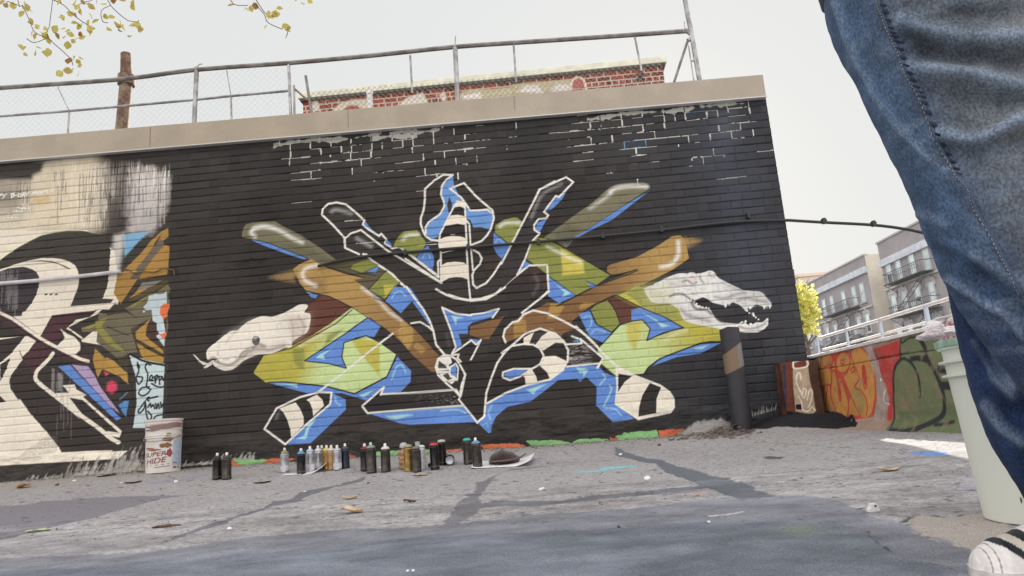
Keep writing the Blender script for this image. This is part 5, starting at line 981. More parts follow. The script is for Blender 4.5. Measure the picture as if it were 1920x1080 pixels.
CANS = [  # base px, top y, body, cap colour, nozzle colour or None, lean, label
 ((407, 900), 851, 'black', (40, 40, 42), (228, 228, 226), 0, 'matt black spray can, left one of the two standing apart near the white bucket'),
 ((425, 900), 850, 'dark', (60, 56, 54), (228, 228, 226), 0, 'dark grey spray can, right one of the two standing apart near the white bucket'),
 ((534, 887), 841, 'silver', (138, 142, 108), (214, 216, 200), 0, 'silver spray can with an olive green collar standing alone between the groups'),
 ((565, 890), 842, 'black', (96, 142, 190), (220, 224, 228), 0, 'black spray can with a sky blue collar, front left of the big group'),
 ((582, 885), 838, 'silver', (172, 196, 220), (226, 228, 232), 0, 'silver spray can with pale blue collar behind the white paper strip'),
 ((597, 881), 837, 'silver', (206, 206, 206), (226, 226, 226), 0, 'silver spray can with white collar, middle of the big group'),
 ((604, 879), 836.5, 'dark', (120, 112, 90), (220, 220, 214), 0, 'dark spray can half hidden behind the silver one in the big group'),
 ((613, 882), 836, 'gold', (196, 186, 130), (222, 216, 180), 0, 'brown gold spray can with a yellowish nozzle in the big group'),
 ((622, 882), 836, 'tan', (200, 196, 200), (228, 222, 228), 0, 'tan spray can with a white nozzle in the big group'),
 ((633, 882.5), 836, 'silver', (190, 192, 196), (226, 226, 226), 0, 'silver spray can with a white paper label, right of the tan can'),
 ((648, 879), 833, 'navy', (70, 74, 88), (230, 230, 230), 0, 'dark blue spray can at the right end of the big group'),
 ((685, 884), 833.5, 'black', (126, 32, 36), (228, 226, 226), 0, 'black spray can with a dark red collar behind the mint topped can'),
 ((697, 888), 831, 'dark', (128, 136, 128), (156, 210, 184), -2.5, 'gunmetal spray can with a mint green nozzle leaning slightly'),
 ((724, 886), 833, 'dark', (214, 214, 216), (226, 226, 226), 0, 'gunmetal spray can with a white collar and nozzle standing on its own'),
 ((767, 885), 835, 'gold', (160, 150, 130), None, 0, 'gold spray can squeezed between paper wrapped can and bare metal can'),
 ((791, 881), 836, 'label', (214, 214, 222), None, 0, 'white labelled spray can peeking out behind the bare metal can'),
 ((782, 886), 838, 'dark', (110, 108, 104), None, 0, 'bare metal spray can without a nozzle in the group beside the red capped can'),
 ((816, 881), 832, 'black', (188, 64, 84), None, 1, 'black spray can with a raspberry red flat cap'),
 ((830, 873), 826, 'black', (190, 184, 170), None, 0, 'black spray can with a beige cap behind the red capped can'),
 ((878, 871), 823, 'dark', (72, 168, 164), None, 0, 'gunmetal spray can with a teal cap left of the sketch sheet'),
 ((896, 877), 822, 'dark', (96, 150, 186), (228, 230, 232), 2, 'dark spray can with a steel blue collar and white nozzle on the sketch sheet')]
def make_can(base, ytop, body, cap, noz, lean, label):
    c = onG(np.array([base]))[0]; s = scale_at(c); Hh = (base[1]-ytop)/s; r = .0325*min(1.12, max(.9, Hh/.19))
    if noz is None: hb = Hh-.016
    else: hb = Hh-.036
    loc = (c[0]*(1+r*.8/c[1]), c[1]+r*.8, g(c[0], c[1]+r)-.0015)
    o = thing('spray_can', label, 'spray can', 'spray cans lined up on the asphalt', loc=loc, rot=(0, math.radians(lean), rnd.uniform(0, 6)))
    b = MB(); b.lathe([(0, .002), (r-.003, .0), (r, .003), (r+.0006, .006), (r, .009), (r, hb*.55), (r, hb-.016), (r+.0006, hb-.013), (r-.002, hb-.010), (r-.006, hb-.004), (r-.009, hb)], 28)
    link('can_body', b.mesh('can_body', True), CM[body], o)
    if body in ('silver', 'black', 'dark'):
        b = MB(); b.lathe([(r+.0004, hb*.1), (r+.0006, hb*.1+.001), (r+.0006, hb*(.36 if body == 'silver' else .16)), (r+.0004, hb*(.36 if body == 'silver' else .16)+.001)], 28)
        link('label', b.mesh('label', True), CM['label'] if body == 'silver' else mat('can_print', tuple(lin((70, 62, 52))), .4, var=.5, vs=60), o)
    cm = capm(cap)
    if noz is None:
        b = MB(); b.lathe([(r-.009, hb-.002), (r-.002, hb), (r-.002, hb+.006), (r-.008, hb+.013), (r-.016, hb+.016), (0, hb+.0165)], 28); link('cap', b.mesh('cap', True), cm, o)
    else:
        b = MB(); b.lathe([(r-.008, hb-.003), (r-.004, hb), (r-.005, hb+.006), (r-.013, hb+.013), (r-.019, hb+.017), (0, hb+.018)], 28); link('collar', b.mesh('collar', True), cm, o)
        b = MB(); b.lathe([(.0085, hb+.016), (.009, hb+.022), (.0078, hb+.033), (.006, hb+.036), (0, hb+.036)], 16); b.box((-.003, -.0105, hb+.024), (.003, -.006, hb+.030))
        link('nozzle', b.mesh('nozzle', True), capm(noz), o)
    return o
for a in CANS: make_can(*a)
# clear overcap left upside down on the bare can
c = onG(np.array([(782, 886)]))[0]; s = scale_at(c)
b = MB(); b.lathe([(0, 0), (.013, 0), (.0145, .001), (.016, .030), (.0145, .030), (.013, .003), (0, .003)], 20)
o = thing('loose_cup', 'clear grey plastic cup-shaped cap balanced on top of the bare metal spray can', 'cap', me=b.mesh('loose_cup', True), mat=capm((170, 172, 174))); o.location = (c[0]+.006, c[1]+.0325*.8, g(c[0], c[1])+48/s-.001)
# can wrapped in brown paper
c = onG(np.array([(757, 881)]))[0]; s = scale_at(c); Hh = 49/s
o = thing('spray_can', 'spray can wrapped in crumpled brown paper with a grey cap', 'spray can', 'spray cans lined up on the asphalt', loc=(c[0], c[1]+.03, g(c[0], c[1]+.03)))
b = MB(); b.lathe([(0, 0), (.030, 0), (.031, .01), (.031, Hh-.05), (.026, Hh-.03), (0, Hh-.03)], 24); link('can_body', b.mesh('can_body', True), CM['dark'], o)
b = MB(); b.lathe([(.027, Hh-.034), (.028, Hh-.02), (.022, Hh-.008), (.012, Hh), (0, Hh)], 24); link('cap', b.mesh('cap', True), capm((168, 172, 178)), o)
b = MB(); b.lathe([(.036, .0)]+[(.036+.003*math.sin(k*1.7), k*(Hh-.05)/14) for k in range(1, 15)]+[(.033, Hh-.045)], 40)
for v in b.b.verts:
    k = mnoise.noise(v.co*60); v.co.x *= 1+.12*k; v.co.y *= 1+.12*k
    if v.co.z > Hh-.06: v.co.z += .012*mnoise.noise(v.co*90)
link('paper_wrap', b.mesh('paper_wrap', False), mat('kraft_paper', tuple(lin((170, 136, 104))), .8, var=.3, vs=30), o)
# can lying down, its hollow base towards the lens
c = onG(np.array([(844, 874)]))[0]
b = MB(); b.lathe([(0, .010), (.022, .004), (.027, 0), (.031, 0), (.0325, .004), (.0325, .15), (.026, .16), (0, .163)], 28)
o = thing('spray_can', 'spray can lying on its side with the pale hollow base facing the viewer', 'spray can', 'spray cans lined up on the asphalt', loc=(c[0]-.002, c[1]+.01, g(c[0], c[1]+.05)+.0325), rot=(math.radians(-90), 0, math.radians(8)))
link('can_body', b.mesh('can_body', True), CM['dark'], o); b = MB(); b.lathe([(0, .0095), (.020, .0035), (.0255, .0005), (.0255, -.0006), (.019, .0024), (0, .0085)], 28); link('can_base', b.mesh('can_base', True), mat('bare_tin', tuple(lin((186, 190, 200))), .4, .4), o)
c = onG(np.array([(804, 876)]))[0]; b = MB(); b.lathe([(0, 0), (.011, 0), (.013, .003), (.013, .018), (.009, .022), (0, .022)], 18)
thing('loose_cup', 'small black plastic cup-shaped cap lying left of the raspberry capped can', 'cap', me=b.mesh('loose_cup', True), mat=CM['black'], loc=(c[0], c[1]+.01, g(c[0], c[1])+.012), rot=(math.radians(80), 0, 1))
def sheet(name, label, cat, px_, curl, m, lift=.004):
    q = onG(T(px_)); q = q[:, :2]; nx = 26; ny = 10; V = []
    for j in range(ny):
        for i in range(nx):
            u_, v_ = i/(nx-1), j/(ny-1); p_ = (q[0]*(1-u_)+q[1]*u_)*(1-v_)+(q[3]*(1-u_)+q[2]*u_)*v_
            V.append((p_[0], p_[1], float(g(p_[0], p_[1]))+lift+curl(u_, v_)+.0015*mnoise.noise(Vector((u_*5, v_*3, 1)))))
    me = grid_mesh(name, np.array(V), nx, ny); o = thing(name, label, cat, me=me, mat=m); md = o.modifiers.new('s', 'SOLIDIFY'); md.thickness = .0012; return o
sheet('paper_sheet', 'white sketch sheet with one curled end lying under the brown hat', 'paper', 'P 883,879 996,874 1003,860 888,866', lambda u_, v_: .045*max(0, u_-.72)**1.6*6+.012*max(0, .12-u_)*4, M['paper'])
sheet('paper_sheet', 'long thin paper strip curling up in front of the big can group', 'paper', 'P 566,892 612,884 616,878 576,886', lambda u_, v_: .10*max(0, u_-.35)**1.5, M['paper'])
sheet('paper_sheet', 'flat scrap of pale paper left of the sky blue collared can', 'paper', 'P 528,893 566,891 564,888 534,890', lambda u_, v_: .002, M['paper'])
# hat
c = onG(np.array([(948, 872)]))[0]; s = scale_at(c); wv = 62/s
hat = thing('flat_cap', 'dark brown flat cap with a lighter brim resting on the white sketch sheet', 'hat', loc=(c[0], c[1]+.07, g(c[0], c[1]+.07)+.010), rot=(0, 0, math.radians(-6)))
b = MB(); bmesh.ops.create_uvsphere(b.b, u_segments=32, v_segments=18, radius=1)
for v in b.b.verts:
    x, y, z = v.co; k = 1+.10*mnoise.noise(Vector((x*2, y*2, z*2))); z = max(z, -.12)
    v.co = Vector((x*wv*.47*k-.01, y*.10*k, (z**1 if z < 0 else z**.8)*.070*k*(1-.35*max(0, x))+.006))
link('crown', b.mesh('crown', True), mat('brown_wool', tuple(lin((50, 34, 31))), .95, var=.25, vs=60, bump=.4, bs=200, sheen=.3), hat)
b = MB(); b.tube(smooth_line([(-.115*wv/.24, -.03, .012), (-.09, -.085, .010), (-.02, -.112, .012), (.06, -.10, .016), (.115, -.07, .028), (.135, -.02, .040)], 5), [.0045]*26, 8)
for v in b.b.verts: v.co.z = .006+(v.co.z-.006)*1.1
link('brim', b.mesh('brim', True), mat('tan_band', tuple(lin((104, 86, 79))), .9, bump=.3, bs=150), hat)
# ------------------------------------------------------------------ left bucket
def bucket(name, label, loc, rb, rt, H, rings, mt, lean=0, rimm=None):
    o = thing(name, label, 'bucket', loc=loc, rot=(0, math.radians(lean), 0)); pr = [(0, .006), (rb-.008, .006), (rb-.006, 0), (rb, .002)]
    R = lambda z: rb+(rt-rb)*z/H
    last = .002
    for (z, e) in sorted(rings): pr += [(R(z-.006), z-.006), (R(z)+e, z-.004), (R(z)+e, z), (R(z), z+.002)]
    pr += [(R(H-.016), H-.016), (rt+.007, H-.014), (rt+.008, H), (rt-.001, H+.001), (rt-.004, H-.01), (rb-.004, .012), (0, .012)]
    b = MB(); b.lathe(pr, 72); link('pail', b.mesh('pail', True), mt, o); return o, R
c = onG(np.array([(307, 888)]))[0]; s = scale_at(c); H1 = 100/s; rb1, rt1 = 31/s, 33.5/s
wb = mat('white_plastic_dirty', tuple(lin((216, 212, 208))), .45, var=.35, vs=9, col2=tuple(lin((196, 176, 160))))
lb, RL = bucket('paint_bucket', 'paint-splashed white plastic bucket with printed lettering against the left graffiti', (c[0]*(1+rb1*.9/c[1])-.005, c[1]+rb1*.9, float(g(c[0], c[1]+rb1))-.003), rb1*.97, rt1*.97, H1, [(H1*.80, .004), (H1*.86, .004), (H1*.92, .004), (H1*.66, .006), (H1*.70, .005)], wb)
def wrap(name, polys, m, off, par, R, w_=None, turn=None):
    turn = turn if turn is not None else (28 if par['label'].startswith('paint-splashed') else -33)
    """thin printed patches following the pail: polys in (angle deg from the front, height)"""
    for P_ in polys:
        b = MB(); P_ = np.array(P_, float); bm2 = bmesh.new(); f_ = bm2.faces.new([bm2.verts.new((x, y, 0)) for x, y in P_]); bmesh.ops.triangulate(bm2, faces=[f_]); bmesh.ops.subdivide_edges(bm2, edges=bm2.edges, cuts=3, use_grid_fill=True)
        idx = {}
        for v in bm2.verts: a = math.radians(-90+turn+v.co.x); r = R(v.co.y)+off; idx[v] = b.b.verts.new((r*math.cos(a), r*math.sin(a), v.co.y))
        for f2 in bm2.faces:
            try: b.b.faces.new([idx[v] for v in f2.verts])
            except ValueError: pass
        bm2.free(); link(name, b.mesh(name), m, par)
def lettering(name, lines, m, par, R, off):
    """lines: (text, left angle, right angle, baseline, cap height, rise)"""
    for (tx_, a0, a1, z0, hh, rise) in lines:
        cu = bpy.data.curves.new('t', 'FONT'); cu.body = tx_; cu.shear = .2; cu.offset = .012; cu.size = 1; to = bpy.data.objects.new('t', cu); sc.collection.objects.link(to)
        bpy.context.view_layer.update(); me = bpy.data.meshes.new_from_object(to.evaluated_get(bpy.context.evaluated_depsgraph_get())); bpy.data.objects.remove(to)
        co = np.array([v.co for v in me.vertices]); x0, x1, y0, y1 = co[:, 0].min(), co[:, 0].max(), co[:, 1].min(), co[:, 1].max()
        for v in me.vertices:
            u_ = (v.co.x-x0)/(x1-x0); an = a0+(a1-a0)*u_; z = z0+hh*(v.co.y-y0)/(y1-y0)+rise*u_; a = math.radians(-62+an); r = R(z)+off; v.co = Vector((r*math.cos(a), r*math.sin(a), z))
        me.name = name; link(name, me, m, par)
mm = mat('maroon_print', tuple(lin((120, 60, 58))), .5, var=.3, vs=30)
lettering('lettering', [('SUPER', -70, 10, H1*.29, H1*.085, H1*.03), ('HIDE', -62, 12, H1*.165, H1*.10, H1*.03)], mm, lb, RL, .0012)
def blob(cx, cz, ra, rz, n_=14, j=.35, sd=0): r_ = random.Random(sd); return [(cx+ra*math.cos(t)*(1+r_.uniform(-j, j)), cz+rz*math.sin(t)*(1+r_.uniform(-j, j))) for t in np.linspace(0, 2*math.pi, n_, endpoint=False)]
wrap('printed_emblem', [blob(14, H1*.62, 15, H1*.06, sd=2), blob(10, H1*.50, 20, H1*.05, sd=3), blob(16, H1*.70, 8, H1*.03, sd=5), blob(-30, H1*.43, 26, H1*.018, sd=9)], mat('brown_print', tuple(lin((128, 92, 60))), .5), .0012, lb, RL)
wrap('red_splash', [blob(20, H1*.37, 12, H1*.07, sd=4, j=.5), blob(-50, H1*.46, 20, H1*.012, sd=6), blob(-75, H1*.62, 8, H1*.04, sd=8), blob(16, H1*.84, 8, H1*.035, sd=12)], mat('red_paint', tuple(lin((150, 62, 78))), .5), .0016, lb, RL)
wrap('grey_smear', [blob(0, H1*.86, 60, H1*.045, sd=21, n_=20, j=.3), blob(40, H1*.90, 25, H1*.03, sd=22), blob(-40, H1*.80, 30, H1*.018, sd=25)], mat('grey_smear', tuple(lin((128, 112, 108))), .6, var=.5, vs=30, col2=tuple(lin((150, 96, 100)))), .006, lb, RL)
wrap('blue_panel', [[(30, H1*.12), (72, H1*.12), (72, H1*.60), (34, H1*.60)]], mat('blue_print', tuple(lin((176, 190, 206))), .5, var=.4, vs=40, col2=tuple(lin((130, 140, 160)))), .0010, lb, RL)
wrap('small_print', [[(-30, H1*(.10+.0)), (24, H1*.115), (24, H1*.125), (-30, H1*.11)], [(34, H1*.16), (50, H1*.16), (50, H1*.175), (34, H1*.175)], [(34, H1*.07), (48, H1*.07), (48, H1*.10), (34, H1*.10)], [(52, H1*.07), (64, H1*.07), (64, H1*.09), (52, H1*.09)], [(-62, H1*.13), (20, H1*.155), (20, H1*.165), (-62, H1*.14)]], mat('dark_print', (.08, .08, .09), .5), .0014, lb, RL)
b = MB(); b.tube([( (RL(H1*.68)+.012)*math.cos(a), (RL(H1*.68)+.012)*math.sin(a), H1*.68-.035*math.sin(a*1.0+math.pi)*1.0) for a in np.linspace(math.pi, 2*math.pi, 24)], .0025, 6); link('handle', b.mesh('handle', True), M['galv'], lb)
# ------------------------------------------------------------------ right bucket, liner, rags
rbk = mat('celadon_plastic', tuple(lin((224, 228, 218))), .42, var=.15, vs=3, col2=tuple(lin((222, 218, 204))), bump=.04, bs=12, vdist=(1, 1, .25))
BX, BY = 1.020, 1.55; bz0 = float(g(BX, BY))
rbu, RR = bucket('paint_bucket', 'tall pale green plastic bucket beside the leg in the right foreground', (BX, BY, bz0), .133, .152, .375, [(.305, .011), (.335, .011)], rbk)
b = MB(); b.lathe([(.157, .362), (.162, .366), (.163, .379), (.158, .381), (.15, .378)], 64); link('rim', b.mesh('rim', True), mat('mint_rim', tuple(lin((168, 206, 186))), .45, var=.5, vs=20, col2=tuple(lin((96, 120, 104)))), rbu)
wrap('scuff', [[(-1, .235), (0.2, .236), (7, .10), (8.7, .05), (7.8, .05), (4, .14)], blob(2, .29, .6, .003), blob(-25, .05, .6, .006), blob(12, .26, .5, .004), blob(15, .10, .6, .003), blob(-12, .18, .4, .003), blob(8, .03, 1.4, .0015), blob(-4, .13, .5, .002), blob(3, .21, .4, .003), blob(-20, .08, .5, .0015), blob(2, .03, .6, .002), blob(-12, .04, .4, .004), blob(4, .25, .5, .002)], mat('scuff', tuple(lin((70, 68, 58))), .7), .0008, rbu, RR)
# crumpled polythene liner standing out of the pail
seg_n = 90; V = []; nyl = 9
for j in range(nyl):
    for i in range(seg_n+1):
        a = i/seg_n*2*math.pi; t = j/(nyl-1); r = .150+.008*t+.006*mnoise.noise(Vector((math.cos(a)*5, math.sin(a)*5, t*3)))+.003*math.sin(a*23)*t; V.append((r*math.cos(a), r*math.sin(a), .37+t*.058+.006*mnoise.noise(Vector((math.cos(a)*4, math.sin(a)*4, 7)))*t))
V = np.array(V); A2 = np.stack([np.arctan2(V[:, 1], V[:, 0])*.15, V[:, 2]], 1)
lc = np.tile(lin((206, 198, 196))/.9, (len(V), 1))
k1 = fbm(A2+3, .03, 3, 3); lc[k1 > .25] = lin((188, 84, 100)); lc[(k1 < -.3)] = lin((150, 132, 136)); lc[V[:, 2] > .42] = lin((226, 218, 214))/.9
lc[V[:, 2] < .378] = lin((96, 104, 92))
lin_ = thing('plastic_liner', 'red-stained white liner pot sticking out of the top of the pale green bucket', 'liner', loc=(BX, BY, bz0)); ln_ = link('liner_wall', grid_mesh('liner_wall', V, seg_n+1, nyl, lc), M['roughpaint'], lin_)
b = MB(); b.lathe([(0, .40), (.152, .40)], 40); link('liner_fill', b.mesh('liner_fill'), mat('dried_paint', tuple(lin((170, 150, 150))), .8, var=.6, vs=20), lin_)
b = MB(); b.tube([(.159*math.cos(a), .159*math.sin(a), .428) for a in np.linspace(0, 2*math.pi, 48)], .003, 6); link('liner_lip', b.mesh('liner_lip', True), M['white'], lin_)
def rag(label, pos, sc_, seed, m, rz=0, cat='rag', name='crumpled_rag', amp=.35):
    b = MB(); bmesh.ops.create_icosphere(b.b, subdivisions=5, radius=1)
    for v in b.b.verts:
        q_ = v.co+Vector((seed, 0, 0)); k = 1+amp*mnoise.noise(q_*1.3)+amp*.6*abs(mnoise.noise(q_*3.1))+.10*mnoise.noise(q_*8); v.co = Vector((v.co.x*sc_[0]*k, v.co.y*sc_[1]*k, v.co.z*sc_[2]*k))
    return thing(name, label, cat, me=b.mesh(name, True), mat=m, loc=pos, rot=(0, 0, rz))
ragm = mat('stained_rag', tuple(lin((238, 234, 238))), .9, var=.2, vs=14, col2=tuple(lin((206, 186, 196))), bump=.5, bs=90); rm2 = mat('stained_rag_pink', tuple(lin((234, 224, 228))), .9, var=.3, vs=22, col2=tuple(lin((150, 120, 136))), bump=.5, bs=90)
for lab, pp_, s_, sd, m_ in (('upright crumpled white rag peeping over the back of the pale green bucket', (1752, 618), (.017, .016, .017), 3, ragm), ('flattened stained rag hanging over the left lip of the pale green bucket', (1745, 630), (.024, .02, .008), 9, rm2), ('long twisted white rag lying across the top of the pale green bucket', (1786, 620), (.032, .02, .009), 14, ragm), ('dark stained rag between the two white ones on the pale green bucket', (1768, 624), (.016, .015, .009), 21, rm2)):
    q_ = onY(np.array([pp_]), 1.46)[0]; rag(lab, tuple(q_), s_, sd, m_)
# ------------------------------------------------------------------ litter
def dryleaf(label, px_, w_, m, seed, up=.012):
    c = onG(np.array([px_]))[0]; s = scale_at(c); L_ = w_/s; nx, ny = 15, 9; V = []; r_ = random.Random(seed); rz = r_.uniform(-.3, .3)
    for j in range(ny):
        for i in range(nx):
            u_ = i/(nx-1); v_ = j/(ny-1)*2-1; wd = math.sin(math.pi*min(1, u_*1.02))**.7*(1+.25*math.sin(u_*17+seed)); x = (u_-.5)*L_; y = v_*L_*.32*wd
            z = up*(.5+.9*(v_*v_)*.8+.8*math.sin(u_*5+seed)*.5)+.004*mnoise.noise(Vector((u_*6, v_*4, seed))); V.append((x, y, max(z, .001)))
    me = grid_mesh('fallen_leaf', np.array(V), nx, ny); o = thing('fallen_leaf', label, 'leaf', 'dry leaves scattered on the asphalt', me=me, mat=m, loc=(c[0], c[1], float(g(c[0], c[1]))), rot=(0, 0, rz)); md = o.modifiers.new('s', 'SOLIDIFY'); md.thickness = .0008
tanl = mat('tan_leaf', tuple(lin((204, 186, 156))), .7, var=.5, vs=40, col2=tuple(lin((170, 138, 102)))); brl = mat('brown_leaf', tuple(lin((110, 82, 62))), .8, var=.5, vs=40, col2=tuple(lin((70, 54, 46)))); grl = mat('green_leaf', tuple(lin((176, 192, 150))), .7, var=.3, vs=40)
for a in (('curled tan leaf with a brown tip in the middle of the asphalt', (660, 962), 44, tanl, 1, .016), ('arched pale leaf just behind the curled tan leaf', (656, 937), 28, tanl, 2, .012), ('flat dark brown leaf right of the pair of spray cans', (492, 905), 36, brl, 3, .005), ('crumpled ochre leaf at the far left near the wall foot', (44, 915), 30, mat('ochre_leaf', tuple(lin((176, 132, 84))), .75, var=.5, vs=40), 4, .02), ('pale green flattened leaf at the left edge of the dark patch', (70, 996), 50, grl, 5, .004),
          ('dark twisted leaf scrap left of the white pebble', (312, 988), 52, brl, 6, .004), ('small russet leaf to the right of the arched pale leaf', (768, 942), 24, brl, 7, .008), ('yellowish torn leaf on the light asphalt right of centre', (1668, 884), 38, tanl, 8, .010), ('brown leaf under the two white bits left of the cans', (250, 905), 34, brl, 9, .006), ('flat brown leaf against the wall foot left of the bucket', (200, 893), 36, brl, 10, .008), ('dark curled leaf on the wall splashes at far left', (90, 897), 22, brl, 11, .012), ('thin straw coloured leaf lying below the raspberry capped can', (787, 891), 32, tanl, 12, .003)):
    dryleaf(*a)
def bit(label, px_, r, name='bottle_cap', cat='bottle cap', m=None, flat=.6, grp='small white bits on the asphalt'):
    c = onG(np.array([px_]))[0]; s = scale_at(c); rr_ = r/s; b = MB(); b.lathe([(0, 0), (rr_*.95, 0), (rr_, rr_*.2), (rr_*.92, rr_*flat), (rr_*.7, rr_*flat*1.2), (0, rr_*flat*1.05)], 16)
    for v in b.b.verts: v.co *= 1+.08*mnoise.noise(v.co*300)
    thing(name, label, cat, grp, me=b.mesh(name, True), mat=m or M['whiteplastic'], loc=(c[0], c[1]+rr_, float(g(c[0], c[1]))), rot=(math.radians(rnd.uniform(-12, 25)), math.radians(rnd.uniform(-20, 20)), 0))
for a in (('white bottle cap between the two long dark cracks near the centre', (1016, 920), 6.5), ('round white bottle cap left of the wide diagonal crack', (1215, 899), 6.5), ('tiny white cap near the wall foot right of the hat', (1164, 853), 3.5), ('white pebble on the light asphalt left of the forked crack', (428, 993), 4.5), ('white pebble right of the left bucket', (328, 904), 3.8), ('small white pebble beside the brown leaf left of the bucket', (226, 907), 2.8), ('white pebble at the wall foot in the far left', (137, 903), 3.8), ('tiny white chip on the crack behind the curled tan leaf', (571, 923), 2.8), ('left chip of the white pair on the dark front asphalt', (764, 1072), 3), ('right chip of the white pair on the dark front asphalt', (774, 1071), 3), ('pinkish white chip alone on the dark front asphalt', (1330, 980), 3.5), ('white cap between the gunmetal can and the mint topped can', (712, 878), 3)):
    bit(*a)
c = onG(np.array([(1646, 962)]))[0]; s = scale_at(c); k = 21/s/2
o = thing('nozzle_cap', 'small white plastic nozzle with a dark hole beside the dark front asphalt', 'nozzle', loc=(c[0], c[1]+k, float(g(c[0], c[1])))); b = MB(); b.prism([(-k, 0, 0), (k, 0, 0), (k*.95, 0, k*.6), (k*.55, 0, k*.8), (k*.6, 0, k*1.4), (-k*.35, 0, k*1.45), (-k*.5, 0, k*.7), (-k*.9, 0, k*.5)], (0, k*1.5, 0)); link('cap_body', b.mesh('cap_body', bevel=k*.08), M['whiteplastic'], o)
b = MB(); b.tube([(k*.2, -.0008, k*1.05), (k*.2, .004, k*1.05)], k*.2, 12); link('hole', b.mesh('hole'), mat('hole_dark', (.03, .03, .03), .8), o)
for lab, pp_, r in (('small dark stone on the left light asphalt', (105, 911), 3.5), ('little black stone near the crack below the cans', (690, 907), 2.5), ('dark chip at the wall foot right of the hat', (1237, 836), 3.5), ('rust coloured stone on the dark front asphalt', (1160, 989), 3)):
    bit(lab, pp_, r, 'pebble', 'stone', brl, .9, 'dark stones on the asphalt')
# debris heaped round the bollard foot
rs = np.random.RandomState(21); b = MB()
for k in range(260):
    t = rs.rand(); cx = 1.22+rs.normal()*.16; cy = 5.22+rs.normal()*.10; L_ = rs.uniform(.008, .05); an = rs.uniform(-.6, .6); zz = float(g(cx, cy))+.001+max(0, .05-((cx-1.25)**2+(cy-5.25)**2)*2)*rs.rand()
    b.obox((cx, cy, zz), (L_*math.cos(an), L_*math.sin(an), rs.uniform(-.3, .5)*L_), (-.3*L_*math.sin(an), .3*L_*math.cos(an), 0), (0, 0, rs.uniform(.002, .012)))
o = link('debris', b.mesh('debris'), mat('debris', tuple(lin((128, 118, 110))), .9, var=.8, vs=12, col2=tuple(lin((78, 70, 66))))); o['kind'] = 'stuff'
rs = np.random.RandomState(22); b = MB()
for k in range(1500):
    cx = rs.uniform(-4.4, 1.9); cy = 5.47-abs(rs.normal())*.12; L_ = rs.uniform(.003, .016); an = rs.uniform(0, 3.1); b.obox((cx, cy, float(g(cx, cy))-.001), (L_*math.cos(an), L_*math.sin(an), 0), (-.5*L_*math.sin(an), .5*L_*math.cos(an), 0), (0, 0, rs.uniform(.002, .008)))
for k in range(700):
    cy = math.exp(rs.uniform(math.log(2.3), math.log(5.2))); cx = rs.uniform(-.85, .85)*cy; L_ = rs.uniform(.002, .006); an = rs.uniform(0, 3.1); b.obox((cx, cy, float(g(cx, cy))), (L_*math.cos(an), L_*math.sin(an), 0), (-.7*L_*math.sin(an), .7*L_*math.cos(an), 0), (0, 0, rs.uniform(.001, .004)))
o = link('grit', b.mesh('grit'), mat('grit', tuple(lin((132, 128, 126))), .9, var=.9, vs=4, col2=tuple(lin((92, 88, 86))))); o['kind'] = 'stuff'
# ================================================================== PERSON
skin = mat('skin', tuple(lin((196, 150, 126))), .55)
def skinmesh(name, verts, edges, radii, root, sub=2):
    me = bpy.data.meshes.new(name); me.from_pydata(verts, edges, []); o = bpy.data.objects.new(name, me); sc.collection.objects.link(o)
    o.modifiers.new('s', 'SKIN'); d = me.skin_vertices[0].data
    for i, r in enumerate(radii): d[i].radius = (r, r) if not hasattr(r, '__len__') else r; d[i].use_root = (i == root)
    m2 = o.modifiers.new('u', 'SUBSURF'); m2.levels = sub; m2.render_levels = sub
    bpy.context.view_layer.update(); e = bpy.data.meshes.new_from_object(o.evaluated_get(bpy.context.evaluated_depsgraph_get())); bpy.data.objects.remove(o)
    e.polygons.foreach_set('use_smooth', [True]*len(e.polygons)); return e
PV = []; PE = []; PR = []
def jn(p, r, par=None): PV.append(tuple(p)); PR.append(r); PE.append((par, len(PV)-1)) if par is not None else None; return len(PV)-1
pel = jn((.66, 1.03, .95), (.15, .12)); sp1 = jn((.655, 1.03, 1.08), (.14, .11), pel); ch = jn((.65, 1.03, 1.28), (.165, .12), sp1); nk0 = jn((.64, 1.03, 1.44), (.09, .08), ch); nk = jn((.63, 1.03, 1.50), .055, nk0)
hd = jn((.60, 1.03, 1.58), (.072, .085), nk); hd2 = jn((.595, 1.03, 1.66), (.078, .095), hd); hd3 = jn((.60, 1.03, 1.72), (.055, .07), hd2)
for sg, legc in ((-1, [(.60, .955, .80), (.627, .945, .50), (.715, .955, .27), (.82, .96, .09)]), (1, [(.735, 1.125, .80), (.75, 1.12, .47), (.765, 1.12, .2), (.795, 1.12, .08)])):
    hp = jn((.64, 1.03+sg*.09, .90), .09, pel); a_ = jn(legc[0], .075, hp); a_ = jn(legc[1], .055, a_); a_ = jn(legc[2], .048, a_); jn(legc[3], .035, a_)
    sh = jn((.65, 1.03+sg*.19, 1.40), .055, ch); el = jn((.67, 1.03+sg*.27, 1.13), .042, sh); wr = jn((.50, 1.03+sg*.20, 1.27), .028, el); pm_ = jn((.44, 1.03+sg*.19, 1.32), (.030, .018), wr); pe = jn((.395, 1.03+sg*.185, 1.35), (.034, .014), pm_)
    for k, (dy, L_) in enumerate(((-.026, .030), (-.009, .036), (.009, .033), (.025, .026))):
        f1 = jn((.375, 1.03+sg*.185+dy, 1.358), .0095, pe); f2 = jn((.375-L_, 1.03+sg*.185+dy*1.1, 1.352), .0085, f1); jn((.365-L_*1.1, 1.03+sg*.185+dy*1.1, 1.335-L_*.4), .007, f2)
    t1 = jn((.43, 1.03+sg*(.19-.035), 1.335), .011, pm_); jn((.40, 1.03+sg*(.19-.05), 1.345), .009, t1)
bodyme = skinmesh('person', PV, PE, PR, pel)
